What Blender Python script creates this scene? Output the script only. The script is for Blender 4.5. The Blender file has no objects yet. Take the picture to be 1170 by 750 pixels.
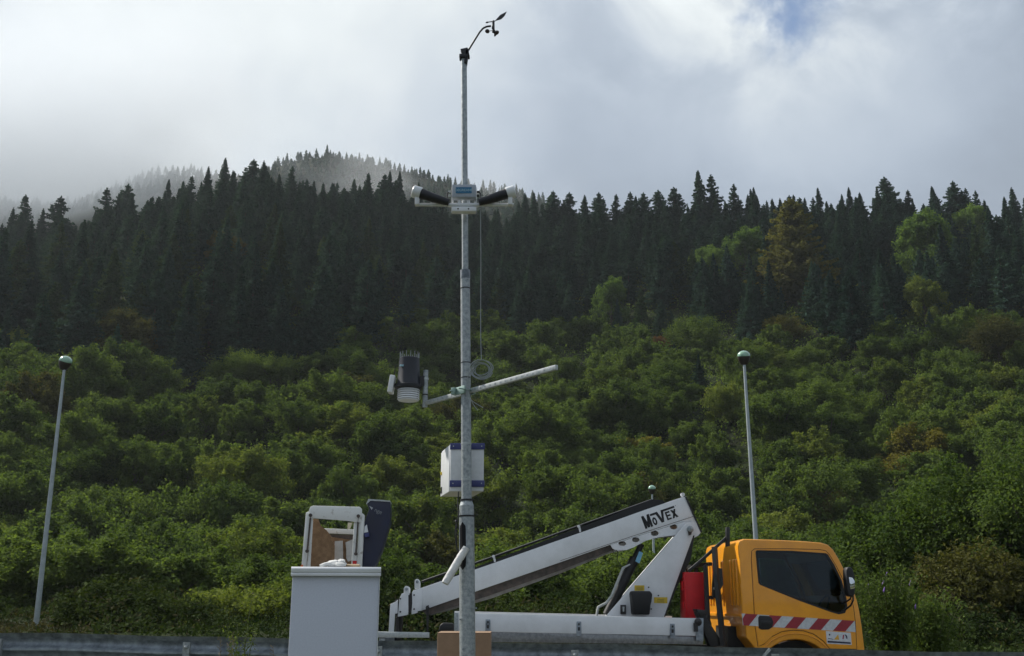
import bpy, bmesh, math, random
import numpy as np
from mathutils import Vector, Matrix
from mathutils.geometry import tessellate_polygon
R = math.radians
scene = bpy.context.scene
COL = scene.collection

# ------------------------------------------------------------------ camera
FPX, PITCH, EYE = 1150.0, R(15.1), 1.3
cam_d = bpy.data.cameras.new('camera'); cam = bpy.data.objects.new('camera', cam_d)
COL.objects.link(cam); scene.camera = cam
cam.location = (0, 0, EYE); cam.rotation_euler = (R(90) + PITCH, 0, 0)
cam_d.sensor_width = 36; cam_d.lens = 36 * FPX / 1170
cam_d.clip_start = .1; cam_d.clip_end = 8000
scene.render.resolution_x, scene.render.resolution_y = 1024, 656
scene.view_settings.view_transform = 'Standard'; scene.view_settings.look = 'None'
scene.view_settings.gamma = 1.0; scene.view_settings.use_curve_mapping = False
scene.view_settings.exposure = 0.5
scene.cycles.max_bounces = 8; scene.cycles.transparent_max_bounces = 12
scene.cycles.diffuse_bounces = 3; scene.cycles.glossy_bounces = 3; scene.cycles.volume_bounces = 6
scene.cycles.use_adaptive_sampling = True; scene.cycles.adaptive_threshold = 0.02
scene.cycles.use_denoising = True

# ------------------------------------------------------------------ light
SUN_AZ, SUN_EL = R(-58), R(44)          # azimuth from +Y towards +X
sun_dir = Vector((math.sin(SUN_AZ) * math.cos(SUN_EL), math.cos(SUN_AZ) * math.cos(SUN_EL), math.sin(SUN_EL)))
sl = bpy.data.lights.new('sun', 'SUN'); sun = bpy.data.objects.new('sun', sl); COL.objects.link(sun)
sl.energy = 4.2; sl.angle = R(2.0); sl.color = (1.0, .95, .87)
sun.rotation_euler = sun_dir.to_track_quat('Z', 'Y').to_euler()

def cdir(px, py):
    dv = py - 375
    return Vector((px - 585, FPX * math.cos(PITCH) + dv * math.sin(PITCH), FPX * math.sin(PITCH) - dv * math.cos(PITCH))).normalized()

world = bpy.data.worlds.new('World'); scene.world = world; world.use_nodes = True
wn, wl = world.node_tree.nodes, world.node_tree.links
wn.clear()
def N(t, **kw):
    n = wn.new(t)
    for k, v in kw.items(): setattr(n, k, v)
    return n
def wmath(op, a, b=None, clamp=False):
    n = N('ShaderNodeMath', operation=op, use_clamp=clamp)
    for i, v in enumerate((a, b)):
        if v is None: continue
        if isinstance(v, (int, float)): n.inputs[i].default_value = v
        else: wl.new(v, n.inputs[i])
    return n.outputs[0]
sky = N('ShaderNodeTexSky', sky_type='NISHITA', sun_disc=False, sun_elevation=SUN_EL, sun_rotation=SUN_AZ)
tc = N('ShaderNodeTexCoord'); gen = tc.outputs['Generated']
def wnoise(scale, detail, rough=.55, dist=0.0):
    n = N('ShaderNodeTexNoise'); n.inputs['Scale'].default_value = scale
    n.inputs['Detail'].default_value = detail; n.inputs['Roughness'].default_value = rough
    n.inputs['Distortion'].default_value = dist
    wl.new(gen, n.inputs['Vector']); return n.outputs['Fac']
def wdot(v):
    n = N('ShaderNodeVectorMath', operation='DOT_PRODUCT'); wl.new(gen, n.inputs[0]); n.inputs[1].default_value = v
    return n.outputs['Value']
def wramp(x, a, b, lo=0.0, hi=1.0):
    n = N('ShaderNodeMapRange', interpolation_type='SMOOTHSTEP'); wl.new(x, n.inputs['Value'])
    for k, v in (('From Min', a), ('From Max', b), ('To Min', lo), ('To Max', hi)): n.inputs[k].default_value = v
    return n.outputs['Result']
# cloud luminance: thin bright cloud towards the hidden sun, thick grey bank low over the hill
n_big, n_fine = wnoise(2.6, 4, .5, .3), wnoise(9, 7, .6, .4)
glow = wramp(wdot(cdir(70, -60)), .84, 1.0)
glow2 = wramp(wdot(cdir(930, -60)), .965, 1.0)
sep = N('ShaderNodeSeparateXYZ'); wl.new(gen, sep.inputs[0])
elev = sep.outputs['Z']
lowbank = wramp(elev, .30, .60)
lum = wmath('ADD', wmath('MULTIPLY', glow, 2.0), wmath('MULTIPLY', glow2, 1.3))
lum = wmath('ADD', lum, wmath('MULTIPLY', lowbank, 1.0))
lum = wmath('ADD', lum, 3.0)
lum = wmath('MULTIPLY', lum, wramp(n_big, .3, .7, .88, 1.12))
puff = wmath('MULTIPLY', wmath('MULTIPLY', wramp(elev, .40, .58), wramp(sep.outputs['X'], -.12, .25)), wmath('SUBTRACT', wramp(wnoise(6.5, 8, .58, .6), .36, .66), .5))
lum = wmath('MULTIPLY', lum, wmath('ADD', wmath('MULTIPLY', puff, .8), wramp(n_fine, .25, .75, .94, 1.06)))
tint = N('ShaderNodeMix', data_type='RGBA'); wl.new(wramp(lum, 3.0, 6.5), tint.inputs['Factor'])
tint.inputs['A'].default_value = (.82, .96, 1.16, 1); tint.inputs['B'].default_value = (.96, 1.02, 1.04, 1)
cloud = N('ShaderNodeVectorMath', operation='SCALE'); wl.new(tint.outputs['Result'], cloud.inputs[0]); wl.new(lum, cloud.inputs['Scale'])
# a ragged opening in the cloud high on the right
gapv = wmath('ADD', wdot(cdir(905, -36)), wmath('MULTIPLY', wmath('SUBTRACT', n_fine, .5), .012))
gap = wramp(gapv, .9978, 1.0010)
mixs = N('ShaderNodeMix', data_type='RGBA'); wl.new(gap, mixs.inputs['Factor'])
wl.new(cloud.outputs[0], mixs.inputs['A'])
wl.new(sky.outputs[0], mixs.inputs['B'])
bg = N('ShaderNodeBackground'); bg.inputs['Strength'].default_value = .1
wl.new(mixs.outputs['Result'], bg.inputs['Color'])
wo = N('ShaderNodeOutputWorld'); wl.new(bg.outputs[0], wo.inputs['Surface'])

# ------------------------------------------------------------------ pixel -> place at a chosen distance
def at(px, py, Y):
    d = cdir(px, py); t = Y / d.y
    return Vector((d.x * t, Y, EYE + d.z * t))
def proj(p):
    y, z = p[1], p[2] - EYE
    dep = y * math.cos(PITCH) + z * math.sin(PITCH)
    up = -y * math.sin(PITCH) + z * math.cos(PITCH)
    return 585 + FPX * p[0] / dep, 375 - FPX * up / dep, dep

# ------------------------------------------------------------------ materials
MATS = {}
def mat(name, col, rough=.5, metal=0.0, var=.12, scale=6.0, col2=None, bump=0.0, bscale=None, coat=0.0, thr=None, spec=.5):
    if name in MATS: return MATS[name]
    m = bpy.data.materials.new(name); m.use_nodes = True; nt = m.node_tree; ns, ls = nt.nodes, nt.links
    b = ns['Principled BSDF']
    c = ns.new('ShaderNodeTexCoord'); n = ns.new('ShaderNodeTexNoise')
    n.inputs['Scale'].default_value = scale; n.inputs['Detail'].default_value = 6; n.inputs['Roughness'].default_value = .62
    ls.new(c.outputs['Object'], n.inputs['Vector'])
    r = ns.new('ShaderNodeValToRGB'); ls.new(n.outputs['Fac'], r.inputs['Fac'])
    lo, hi = thr or (.3, .7)
    r.color_ramp.elements[0].position = lo; r.color_ramp.elements[1].position = hi
    c2 = col2 or tuple(x * (1 - 2 * var) for x in col)
    r.color_ramp.elements[0].color = (*c2, 1); r.color_ramp.elements[1].color = (*col, 1)
    ls.new(r.outputs['Color'], b.inputs['Base Color'])
    rr = ns.new('ShaderNodeMapRange'); ls.new(n.outputs['Fac'], rr.inputs['Value'])
    rr.inputs['To Min'].default_value = min(1, rough + .12); rr.inputs['To Max'].default_value = max(.03, rough - .08)
    ls.new(rr.outputs[0], b.inputs['Roughness'])
    b.inputs['Metallic'].default_value = metal; b.inputs['Coat Weight'].default_value = coat
    b.inputs['Specular IOR Level'].default_value = spec
    if bump:
        n2 = ns.new('ShaderNodeTexNoise'); n2.inputs['Scale'].default_value = bscale or scale * 4
        n2.inputs['Detail'].default_value = 5
        ls.new(c.outputs['Object'], n2.inputs['Vector'])
        bp = ns.new('ShaderNodeBump'); bp.inputs['Strength'].default_value = bump; bp.inputs['Distance'].default_value = .02
        ls.new(n2.outputs['Fac'], bp.inputs['Height']); ls.new(bp.outputs[0], b.inputs['Normal'])
    MATS[name] = m; return m
GALV = mat('galvanised_steel', (.43, .46, .47), .5, .5, scale=40, col2=(.22, .25, .26), bump=.1, thr=(.33, .67))
GALV_D = mat('weathered_galvanised_steel', (.40, .45, .50), .5, .35, scale=9, col2=(.11, .13, .15), bump=.15)
GALV_L = mat('bright_zinc', (.52, .55, .55), .45, .4, scale=30, col2=(.33, .36, .36))
WHITE = mat('white_paint', (.74, .76, .78), .38, scale=3, col2=(.62, .64, .65), thr=(.25, .6), coat=.2)
WHITE_OLD = mat('chipped_white_paint', (.72, .73, .71), .55, scale=9, col2=(.34, .31, .27), thr=(.27, .42), bump=.1)
CABINET = mat('pale_grey_coating', (.56, .59, .66), .6, scale=120, col2=(.49, .52, .59), bump=.08, bscale=260)
ORANGE = mat('orange_paint', (.88, .36, .012), .3, scale=2.2, col2=(.68, .27, .02), thr=(.25, .65), coat=.5)
BLACK = mat('black_plastic', (.009, .010, .012), .5, scale=12)
BLACKM = mat('black_metal', (.012, .013, .016), .45, scale=8, col2=(.022, .020, .018))
RUBBER = mat('tyre_rubber', (.02, .02, .02), .85, scale=30)
NAVY = mat('navy_cover', (.012, .017, .05), .42, scale=5, col2=(.02, .022, .04))
VIOLET = mat('blue_violet_band', (.045, .055, .19), .45, scale=9)
RED = mat('red_plastic', (.68, .018, .022), .55, scale=3, col2=(.5, .014, .02))
DARKRED = mat('red_reflective_film', (.33, .022, .035), .45, scale=30)
SILVERF = mat('white_reflective_film', (.60, .63, .64), .5, scale=30)
BLUE = mat('blue_label', (.012, .15, .30), .45, scale=20)
PALEB = mat('pale_lettering', (.35, .55, .65), .5, scale=20)
BROWN = mat('cardboard', (.30, .19, .115), .85, scale=9, col2=(.23, .145, .09), bump=.08)
CORK = mat('brown_fibreboard', (.30, .19, .105), .9, scale=14, col2=(.17, .10, .055), bump=.3)
CORKW = mat('torn_grey_lining', (.50, .52, .53), .8, scale=10, col2=(.36, .37, .37))
YEL = mat('yellow_sticker', (.72, .52, .03), .5, scale=40, col2=(.5, .35, .03))
TIE = mat('brown_grease_steel', (.13, .10, .085), .55, .4, scale=14, col2=(.05, .045, .04))
CABLE = mat('grey_cable', (.30, .34, .34), .6, scale=20)
LAMPG = mat('green_glazed_dome', (.27, .46, .32), .12, scale=8, coat=1.0)
LAMPD = mat('brown_lamp_bowl', (.055, .042, .038), .35, scale=8)
LENS = mat('dusty_lamp_lens', (.16, .14, .13), .25, scale=8)
SOFTW = mat('white_cloth', (.72, .72, .70), .85, scale=14, bump=.4)
WOODH = mat('wooden_handle', (.45, .33, .20), .7, scale=14)
MIRROR = mat('mirror_glass', (.75, .78, .8), .04, 1.0, var=.02)
ASPH = mat('asphalt', (.055, .055, .057), .9, scale=5, col2=(.04, .04, .042), bump=.4, bscale=120)
PAINTW = mat('road_paint', (.7, .7, .68), .7, scale=12, col2=(.4, .4, .39), thr=(.25, .45))
CONC = mat('concrete_kerb', (.32, .31, .29), .85, scale=8, bump=.2)
BARK = mat('bark', (.075, .058, .045), .9, scale=3, bump=.6)
STICKER = mat('white_sticker', (.70, .72, .74), .4, scale=30)
def checker():
    m = mat('aluminium_tread_plate', (.38, .39, .40), .38, .8, scale=18, col2=(.22, .23, .24))
    nt = m.node_tree; ns, ls = nt.nodes, nt.links
    c = ns.new('ShaderNodeTexCoord'); w = ns.new('ShaderNodeTexChecker'); w.inputs['Scale'].default_value = 17
    mp = ns.new('ShaderNodeMapping'); mp.inputs['Rotation'].default_value = (0, R(45), 0)
    ls.new(c.outputs['Object'], mp.inputs['Vector']); ls.new(mp.outputs[0], w.inputs['Vector'])
    bp = ns.new('ShaderNodeBump'); bp.inputs['Strength'].default_value = 1; bp.inputs['Distance'].default_value = .05
    ls.new(w.outputs['Fac'], bp.inputs['Height']); ls.new(bp.outputs[0], ns['Principled BSDF'].inputs['Normal'])
    return m
TREAD = checker()
def glassmat():
    m = bpy.data.materials.new('tinted_glass'); m.use_nodes = True; ns, ls = m.node_tree.nodes, m.node_tree.links
    ns.clear(); o = ns.new('ShaderNodeOutputMaterial'); mx = ns.new('ShaderNodeMixShader'); fr = ns.new('ShaderNodeFresnel')
    fr.inputs['IOR'].default_value = 1.38
    t = ns.new('ShaderNodeBsdfTransparent'); t.inputs[0].default_value = (.50, .60, .64, 1)
    g = ns.new('ShaderNodeBsdfGlossy'); g.inputs['Roughness'].default_value = .02; g.inputs[0].default_value = (.95, .97, 1, 1)
    ls.new(fr.outputs[0], mx.inputs[0]); ls.new(t.outputs[0], mx.inputs[1]); ls.new(g.outputs[0], mx.inputs[2])
    ls.new(mx.outputs[0], o.inputs[0]); return m
GLASS = glassmat()

def foliage(name, dark, light, trans=.35, sc=.25, rough=.9, isl=.5):
    """leaf colour varies per leaf, per tree and in clumps"""
    m = bpy.data.materials.new(name); m.use_nodes = True; ns, ls = m.node_tree.nodes, m.node_tree.links
    ns.clear(); o = ns.new('ShaderNodeOutputMaterial')
    geo = ns.new('ShaderNodeNewGeometry'); oi = ns.new('ShaderNodeObjectInfo'); tcx = ns.new('ShaderNodeTexCoord')
    nz = ns.new('ShaderNodeTexNoise'); nz.inputs['Scale'].default_value = sc; nz.inputs['Detail'].default_value = 3
    ls.new(geo.outputs['Position'], nz.inputs['Vector'])
    def mth(op, a, b):
        n = ns.new('ShaderNodeMath'); n.operation = op
        for i, v in enumerate((a, b)):
            if isinstance(v, (int, float)): n.inputs[i].default_value = v
            else: ls.new(v, n.inputs[i])
        return n.outputs[0]
    f = mth('ADD', mth('MULTIPLY', geo.outputs['Random Per Island'], isl), mth('MULTIPLY', oi.outputs['Random'], .45))
    f = mth('ADD', f, mth('MULTIPLY', mth('SUBTRACT', nz.outputs['Fac'], .5), 1.1))
    cr = ns.new('ShaderNodeValToRGB'); ls.new(f, cr.inputs[0])
    cr.color_ramp.elements[0].position = .1; cr.color_ramp.elements[1].position = .9
    cr.color_ramp.elements[0].color = (*dark, 1); cr.color_ramp.elements[1].color = (*light, 1)
    d = ns.new('ShaderNodeBsdfPrincipled'); d.inputs['Roughness'].default_value = rough; d.inputs['Specular IOR Level'].default_value = .03
    ls.new(cr.outputs[0], d.inputs['Base Color'])
    tr = ns.new('ShaderNodeBsdfTranslucent')
    sc2 = ns.new('ShaderNodeVectorMath'); sc2.operation = 'MULTIPLY'; sc2.inputs[1].default_value = (1.25, 1.3, .6)
    ls.new(cr.outputs[0], sc2.inputs[0]); ls.new(sc2.outputs[0], tr.inputs[0])
    mx = ns.new('ShaderNodeMixShader'); mx.inputs[0].default_value = trans
    ls.new(d.outputs[0], mx.inputs[1]); ls.new(tr.outputs[0], mx.inputs[2]); ls.new(mx.outputs[0], o.inputs[0])
    return m
F_GREEN = foliage('broadleaf_foliage', (.042, .072, .022), (.125, .172, .046), .42)
F_YGREEN = foliage('yellow_green_foliage', (.055, .088, .022), (.160, .190, .048), .42)
F_PALE = foliage('pale_green_foliage', (.065, .115, .035), (.17, .25, .065), .4)
F_OCHRE = foliage('ochre_foliage', (.075, .075, .020), (.19, .165, .035), .35)
F_RUST = foliage('rust_foliage', (.075, .035, .02), (.16, .075, .03), .3)
F_OLIVE = foliage('brown_green_foliage', (.045, .05, .018), (.115, .11, .035), .3)
F_LARCH = foliage('golden_larch_needles', (.068, .072, .024), (.165, .155, .050), .35)
F_CONI = foliage('dark_conifer_needles', (.016, .042, .036), (.060, .112, .086), .22, sc=.12)
F_CONI2 = foliage('green_conifer_needles', (.022, .048, .026), (.075, .12, .055), .22, sc=.12)
F_DRY = foliage('dry_scrub', (.028, .030, .014), (.085, .074, .034), .25, sc=.5)
F_DARK = foliage('bramble_foliage', (.016, .028, .010), (.058, .080, .022), .22)
F_GRASS = foliage('grass_blades', (.04, .07, .02), (.12, .14, .045), .3, sc=.8)
PURPLE = mat('purple_flower', (.25, .14, .45), .7, scale=20)
def groundmat():
    return mat('hillside_soil_and_litter', (.028, .040, .016), .95, scale=.35, col2=(.018, .020, .011), bump=.8, bscale=3, spec=.03)
SOIL = groundmat()
VERGE = mat('verge_grass_soil', (.07, .085, .03), .95, scale=1.5, col2=(.06, .045, .028), bump=.8, bscale=20)

# ------------------------------------------------------------------ mesh helpers
class MB:
    def __init__(s): s.v = []; s.f = []
    def add(s, vs, fs):
        o = len(s.v); s.v += [tuple(v) for v in vs]; s.f += [tuple(i + o for i in f) for f in fs]; return s
    def box(s, a, b, rot=None, piv=None):
        x0, y0, z0 = a; x1, y1, z1 = b
        vs = [Vector(p) for p in ((x0,y0,z0),(x1,y0,z0),(x1,y1,z0),(x0,y1,z0),(x0,y0,z1),(x1,y0,z1),(x1,y1,z1),(x0,y1,z1))]
        if rot is not None:
            piv = Vector(piv) if piv is not None else (Vector(a) + Vector(b)) / 2
            vs = [rot @ (v - piv) + piv for v in vs]
        return s.add(vs, [(0,3,2,1),(4,5,6,7),(0,1,5,4),(1,2,6,5),(2,3,7,6),(3,0,4,7)])
    def tube(s, pts, r, seg=12, cap=True):
        pts = [Vector(p) for p in pts]; rs = r if isinstance(r, (list, tuple)) else [r] * len(pts)
        o = len(s.v); prev = None
        for i, p in enumerate(pts):
            t = (pts[min(i + 1, len(pts) - 1)] - pts[max(i - 1, 0)]).normalized()
            if prev is None:
                a = Vector((0, 0, 1)) if abs(t.z) < .9 else Vector((1, 0, 0))
                n = t.cross(a).normalized()
            else: n = (prev - t * prev.dot(t)).normalized()
            prev = n; b = t.cross(n)
            for k in range(seg):
                an = 2 * math.pi * k / seg
                s.v.append(tuple(p + (n * math.cos(an) + b * math.sin(an)) * rs[i]))
        for i in range(len(pts) - 1):
            for k in range(seg):
                k2 = (k + 1) % seg
                s.f.append((o + i*seg + k, o + i*seg + k2, o + (i+1)*seg + k2, o + (i+1)*seg + k))
        if cap:
            s.f.append(tuple(o + k for k in reversed(range(seg))))
            s.f.append(tuple(o + (len(pts)-1)*seg + k for k in range(seg)))
        return s
    def lathe(s, base, prof, seg=20, axis=None):
        """prof: list of (radius, height along axis)"""
        ax = (axis or Vector((0, 0, 1))).normalized(); base = Vector(base)
        a = Vector((0, 0, 1)) if abs(ax.z) < .9 else Vector((1, 0, 0))
        n = ax.cross(a).normalized(); b = ax.cross(n); o = len(s.v)
        for r, h in prof:
            for k in range(seg):
                an = 2*math.pi*k/seg
                s.v.append(tuple(base + ax*h + (n*math.cos(an) + b*math.sin(an))*max(r, 1e-4)))
        for i in range(len(prof)-1):
            for k in range(seg):
                k2 = (k+1) % seg
                s.f.append((o+i*seg+k, o+i*seg+k2, o+(i+1)*seg+k2, o+(i+1)*seg+k))
        s.f.append(tuple(o+k for k in reversed(range(seg)))); s.f.append(tuple(o+(len(prof)-1)*seg+k for k in range(seg)))
        return s
    def prism(s, poly, y0, y1, holes=()):
        """poly of (x, z), pushed from y0 to y1"""
        loops = [list(poly)] + [list(h) for h in holes]
        tris = tessellate_polygon([[Vector((p[0], p[1], 0)) for p in l] for l in loops]) if (holes) else None
        flat = [p for l in loops for p in l]; n = len(flat); o = len(s.v)
        for y in (y0, y1): s.v += [(p[0], y, p[1]) for p in flat]
        if tris:
            for t in tris:
                s.f.append(tuple(o + i for i in t)); s.f.append(tuple(o + n + i for i in reversed(t)))
        else:
            s.f.append(tuple(o + i for i in range(n))); s.f.append(tuple(o + n + i for i in reversed(range(n))))
        q = 0
        for l in loops:
            m = len(l)
            for i in range(m):
                a, b2 = q + i, q + (i+1) % m
                s.f.append((o+a, o+n+a, o+n+b2, o+b2))
            q += m
        return s
    def build(s, name, material, parent=None, bevel=0.0, segs=2, smooth=True, ang=35):
        me = bpy.data.meshes.new(name); org = ORG.get(parent.name, Vector()) if parent else Vector()
        bm = bmesh.new()
        vs = [bm.verts.new(Vector(v) - org) for v in s.v]
        for f in s.f:
            try: bm.faces.new([vs[i] for i in f])
            except ValueError: pass
        bmesh.ops.recalc_face_normals(bm, faces=bm.faces)
        if bevel:
            es = [e for e in bm.edges if len(e.link_faces) == 2 and e.calc_face_angle(0) > R(30)]
            bmesh.ops.bevel(bm, geom=es, offset=bevel, segments=segs, affect='EDGES', profile=.5, clamp_overlap=True)
        if smooth:
            for f in bm.faces: f.smooth = True
            for e in bm.edges:
                if len(e.link_faces) == 2 and e.calc_face_angle(0) > R(ang): e.smooth = False
        bm.to_mesh(me); bm.free()
        me.materials.append(material)
        o = bpy.data.objects.new(name, me); COL.objects.link(o)
        if parent: o.parent = parent; ORG[o.name] = org
        return o
ORG = {}
def tag(o, label=None, cat=None, group=None, kind=None):
    for k, v in (('label', label), ('category', cat), ('group', group), ('kind', kind)):
        if v: o[k] = v
    return o
def thing(name, label, cat, loc, rz=0.0, group=None, local=False):
    o = bpy.data.objects.new(name, None); COL.objects.link(o); o.location = loc; o.rotation_euler.z = rz
    o.empty_display_size = .2
    ORG[o.name] = Vector() if local else Vector(loc)
    return tag(o, label, cat, group)
def text_mesh(txt, size, frame, depth, name, material, parent, bold=.0):
    """frame: (origin, xdir, ydir) in parent-local or world coordinates"""
    cu = bpy.data.curves.new('tmp', 'FONT'); cu.body = txt; cu.size = size; cu.extrude = depth; cu.offset = bold
    cu.align_x = 'CENTER'; cu.align_y = 'CENTER'
    ob = bpy.data.objects.new('tmp', cu); COL.objects.link(ob)
    dg = bpy.context.evaluated_depsgraph_get(); me = bpy.data.meshes.new_from_object(ob.evaluated_get(dg))
    bpy.data.objects.remove(ob); bpy.data.curves.remove(cu)
    o, xd, yd = frame; xd, yd = Vector(xd), Vector(yd); zd = xd.cross(yd)
    org = ORG.get(parent.name, Vector())
    for v in me.vertices: v.co = Vector(o) + xd*v.co.x + yd*v.co.y + zd*v.co.z - org
    me.materials.clear(); me.materials.append(material)
    r = bpy.data.objects.new(name, me); COL.objects.link(r); r.parent = parent; return r
def arc(cx, cz, r, a0, a1, n, rz=None):
    return [(cx + r*math.cos(R(a0+(a1-a0)*i/n)), cz + (rz or r)*math.sin(R(a0+(a1-a0)*i/n))) for i in range(n+1)]

# ------------------------------------------------------------------ terrain
def sstep(a, b, x):
    t = np.clip((x-a)/(b-a), 0, 1); return t*t*(3-2*t)
def ground_z(x, y):
    x = np.asarray(x, float); y = np.asarray(y, float)
    foot = 82 - .02*x + 5*np.sin(x*.035+1)
    d = np.maximum(y - foot, 0)
    z1 = np.where(d < 12, d*d*.02, 2.88 + (d-12)*.48)
    d2 = np.maximum(d-88, 0); z1 = z1 + d2*.085
    # the near hill tops out about 275 m away and drops into a valley behind
    crest = 282 + 8*np.sin(x*.018+.5)
    over = np.maximum(y-crest+25, 0)
    drop = np.where(over < 50, over*over*.0125, 31.25 + (over-50)*1.0)
    z1 = z1 - drop
    # left spur bulges towards the viewer, a shallow gully runs beside it
    bulge = 9*np.exp(-((x+62)/38.)**2)*sstep(120, 200, y)*(1-sstep(285, 330, y)) - 5*np.exp(-((x+5)/26.)**2)*sstep(110, 160, y)*(1-sstep(205, 250, y))
    z1 = z1 + bulge + 4.0*np.exp(-((x-28)/24.)**2)*sstep(225, 262, y)*(1-sstep(300, 330, y))
    lump = (1.3*np.sin(x*.11+y*.07)+1.1*np.sin(x*.05-y*.09+2)+.9*np.sin(x*.19+1.3))*sstep(88, 120, y)
    z1 = z1 + lump
    # far ridge, 560-760 m
    rx = x
    ridge = (244 + 32*np.exp(-((rx+110)/95.)**2) + 16*np.exp(-((rx+225)/40.)**2) + 4*np.sin(rx*.03) - 10*np.exp(-((rx+175)/25.)**2))*np.exp(-np.maximum(0, rx-5)**2/110.**2) 
    ridge = ridge*1.0 
    far = np.interp(y, [0, 330, 600, 1000, 1600], [0, .28, 1, .75, .4])*ridge
    z1 = np.maximum(z1, np.where(y > 310, far, -50))
    z1 = np.maximum(z1, -.2*sstep(0, 1, y)) 
    flat = -.018*np.clip(x, -60, 60)
    return z1 + flat
def gz(x, y): return float(ground_z(x, y))
def terrain():
    xs = np.concatenate([np.linspace(-900, -160, 25), np.linspace(-150, 150, 101), np.linspace(160, 900, 25)])
    ys = np.concatenate([np.linspace(-900, -30, 16), np.linspace(-20, 20, 21), np.linspace(24, 330, 103), np.linspace(338, 800, 50), np.linspace(820, 1400, 15)])
    X, Y = np.meshgrid(xs, ys); Z = ground_z(X, Y)
    Z = np.where((Y > 9.6) & (Y < 25), Z-.02, Z)
    co = np.stack([X, Y, Z], -1).reshape(-1, 3); nx = len(xs)
    i = np.arange(len(ys)-1)[:, None]*nx + np.arange(nx-1)[None]
    f = np.stack([i, i+1, i+nx+1, i+nx], -1).reshape(-1, 4)
    return np_mesh('hillside_ground', co, f, SOIL)
def np_mesh(name, co, f, material, parent=None, link=True):
    me = bpy.data.meshes.new(name); co = np.ascontiguousarray(co, np.float32); f = np.ascontiguousarray(f, np.int32)
    k = f.shape[1]
    me.vertices.add(len(co)); me.vertices.foreach_set('co', co.ravel())
    me.loops.add(f.size); me.loops.foreach_set('vertex_index', f.ravel())
    me.polygons.add(len(f)); me.polygons.foreach_set('loop_start', np.arange(0, f.size, k, dtype=np.int32))
    me.polygons.foreach_set('loop_total', np.full(len(f), k, np.int32))
    me.update(calc_edges=True)
    if material: me.materials.append(material)
    if not link: return me
    o = bpy.data.objects.new(name, me); COL.objects.link(o)
    if parent: o.parent = parent
    return o
g = terrain(); g.name = 'ground'; tag(g, kind='structure')
for p in g.data.polygons: p.use_smooth = True

def strip(name, y0, y1, zoff, material, kind='structure', h=None, x0=-120, x1=120):
    xs = [x0, -60, 60, x1] if x0 < -60 else [x0, x1]; m = MB(); vs = []; fs = []
    for i, x in enumerate(xs):
        z = -.018*max(-60, min(60, x)) + zoff
        vs += [(x, y0, z), (x, y1, z)]
        if i: fs.append((2*i-2, 2*i, 2*i+1, 2*i-1))
    if h:
        n = len(vs); vs += [(a, b, c-h) for a, b, c in vs]
        for i in range(1, len(xs)):
            a, b = 2*i-2, 2*i
            fs += [(a+n, a, b, b+n), (a+1, a+1+n, b+1+n, b+1)]
    m.add(vs, fs); return tag(m.build(name, material, smooth=False), kind=kind)
strip('verge', 2.0, 12.0, .008, VERGE)
strip('road', 12.6, 24.0, .012, ASPH)
strip('kerb', 12.3, 12.6, .13, CONC, h=.14)
strip('kerb_far', 24.0, 24.3, .13, CONC, h=.14).name = 'far_kerb'
strip('edge_line', 12.9, 13.05, .017, PAINTW)
for i in range(-6, 7): strip('centre_line', 18.25, 18.4, .017, PAINTW, x0=i*9-1.5, x1=i*9+1.5)

# ------------------------------------------------------------------ guardrail in front of the road
GX0, GX1 = -16.0, 16.0
def gY(x): return 10.25 - .052*x
def gT(x): return .895 - .0165*x - .0004*x*x*0     # top edge height
rail = thing('guardrail', 'long galvanised corrugated steel guardrail running across in front of the truck', 'guardrail', (0, gY(0), 0))
prof = [(0.0, 0.0), (.010, -.004), (.026, -.038), (.062, -.052), (.082, -.075), (.082, -.105), (.062, -.128), (.004, -.148), (.004, -.166),
        (.062, -.186), (.082, -.209), (.082, -.239), (.062, -.262), (.026, -.276), (.010, -.308), (.0, -.312)]
mb = MB(); nseg = 64; P = []
for i in range(nseg+1):
    x = GX0+(GX1-GX0)*i/nseg; wob = .006*math.sin(i*1.7)+.004*math.sin(i*.6)
    for (d, z) in prof: P.append((x, gY(x)+d+wob*.5, gT(x)+z+wob))
n = len(prof); F = [(i*n+k, (i+1)*n+k, (i+1)*n+k+1, i*n+k+1) for i in range(nseg) for k in range(n-1)]
mb.add(P, F)
beam = mb.build('rail_beam', GALV_D, rail, ang=60)
sol = None
for k in range(-8, 8):
    px = 657 + k*226
    d = cdir(px, 735); x = 10.15*d.x/d.y; y = gY(x); t = gT(x)
    if not GX0 < x < GX1: continue
    m = MB(); m.box((x-.033, y-.052, gz(x, y)-.3), (x+.033, y-.046, t-.055)); m.box((x-.033, y-.046, gz(x, y)-.3), (x-.027, y-.004, t-.055)); m.box((x+.027, y-.046, gz(x, y)-.3), (x+.033, y-.004, t-.055))
    m.build('post', GALV, rail)
    m = MB(); m.lathe((x, y-.053, t-.1), [(.018, 0), (.018, -.012), (.010, -.02)], 10, Vector((0, 1, 0)))
    m.build('splice_bolt', GALV, rail, bevel=.002)
# small shiny reflector clip and rust blot at the splice by the cab
x = at(876, 742, gY(3)).x
m = MB(); m.box((x-.05, gY(x)-.02, gT(x)-.06), (x+.05, gY(x)-.012, gT(x)-.035), Matrix.Rotation(R(-45), 3, 'Y')); m.build('reflector_clip', GALV_L, rail)

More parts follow.
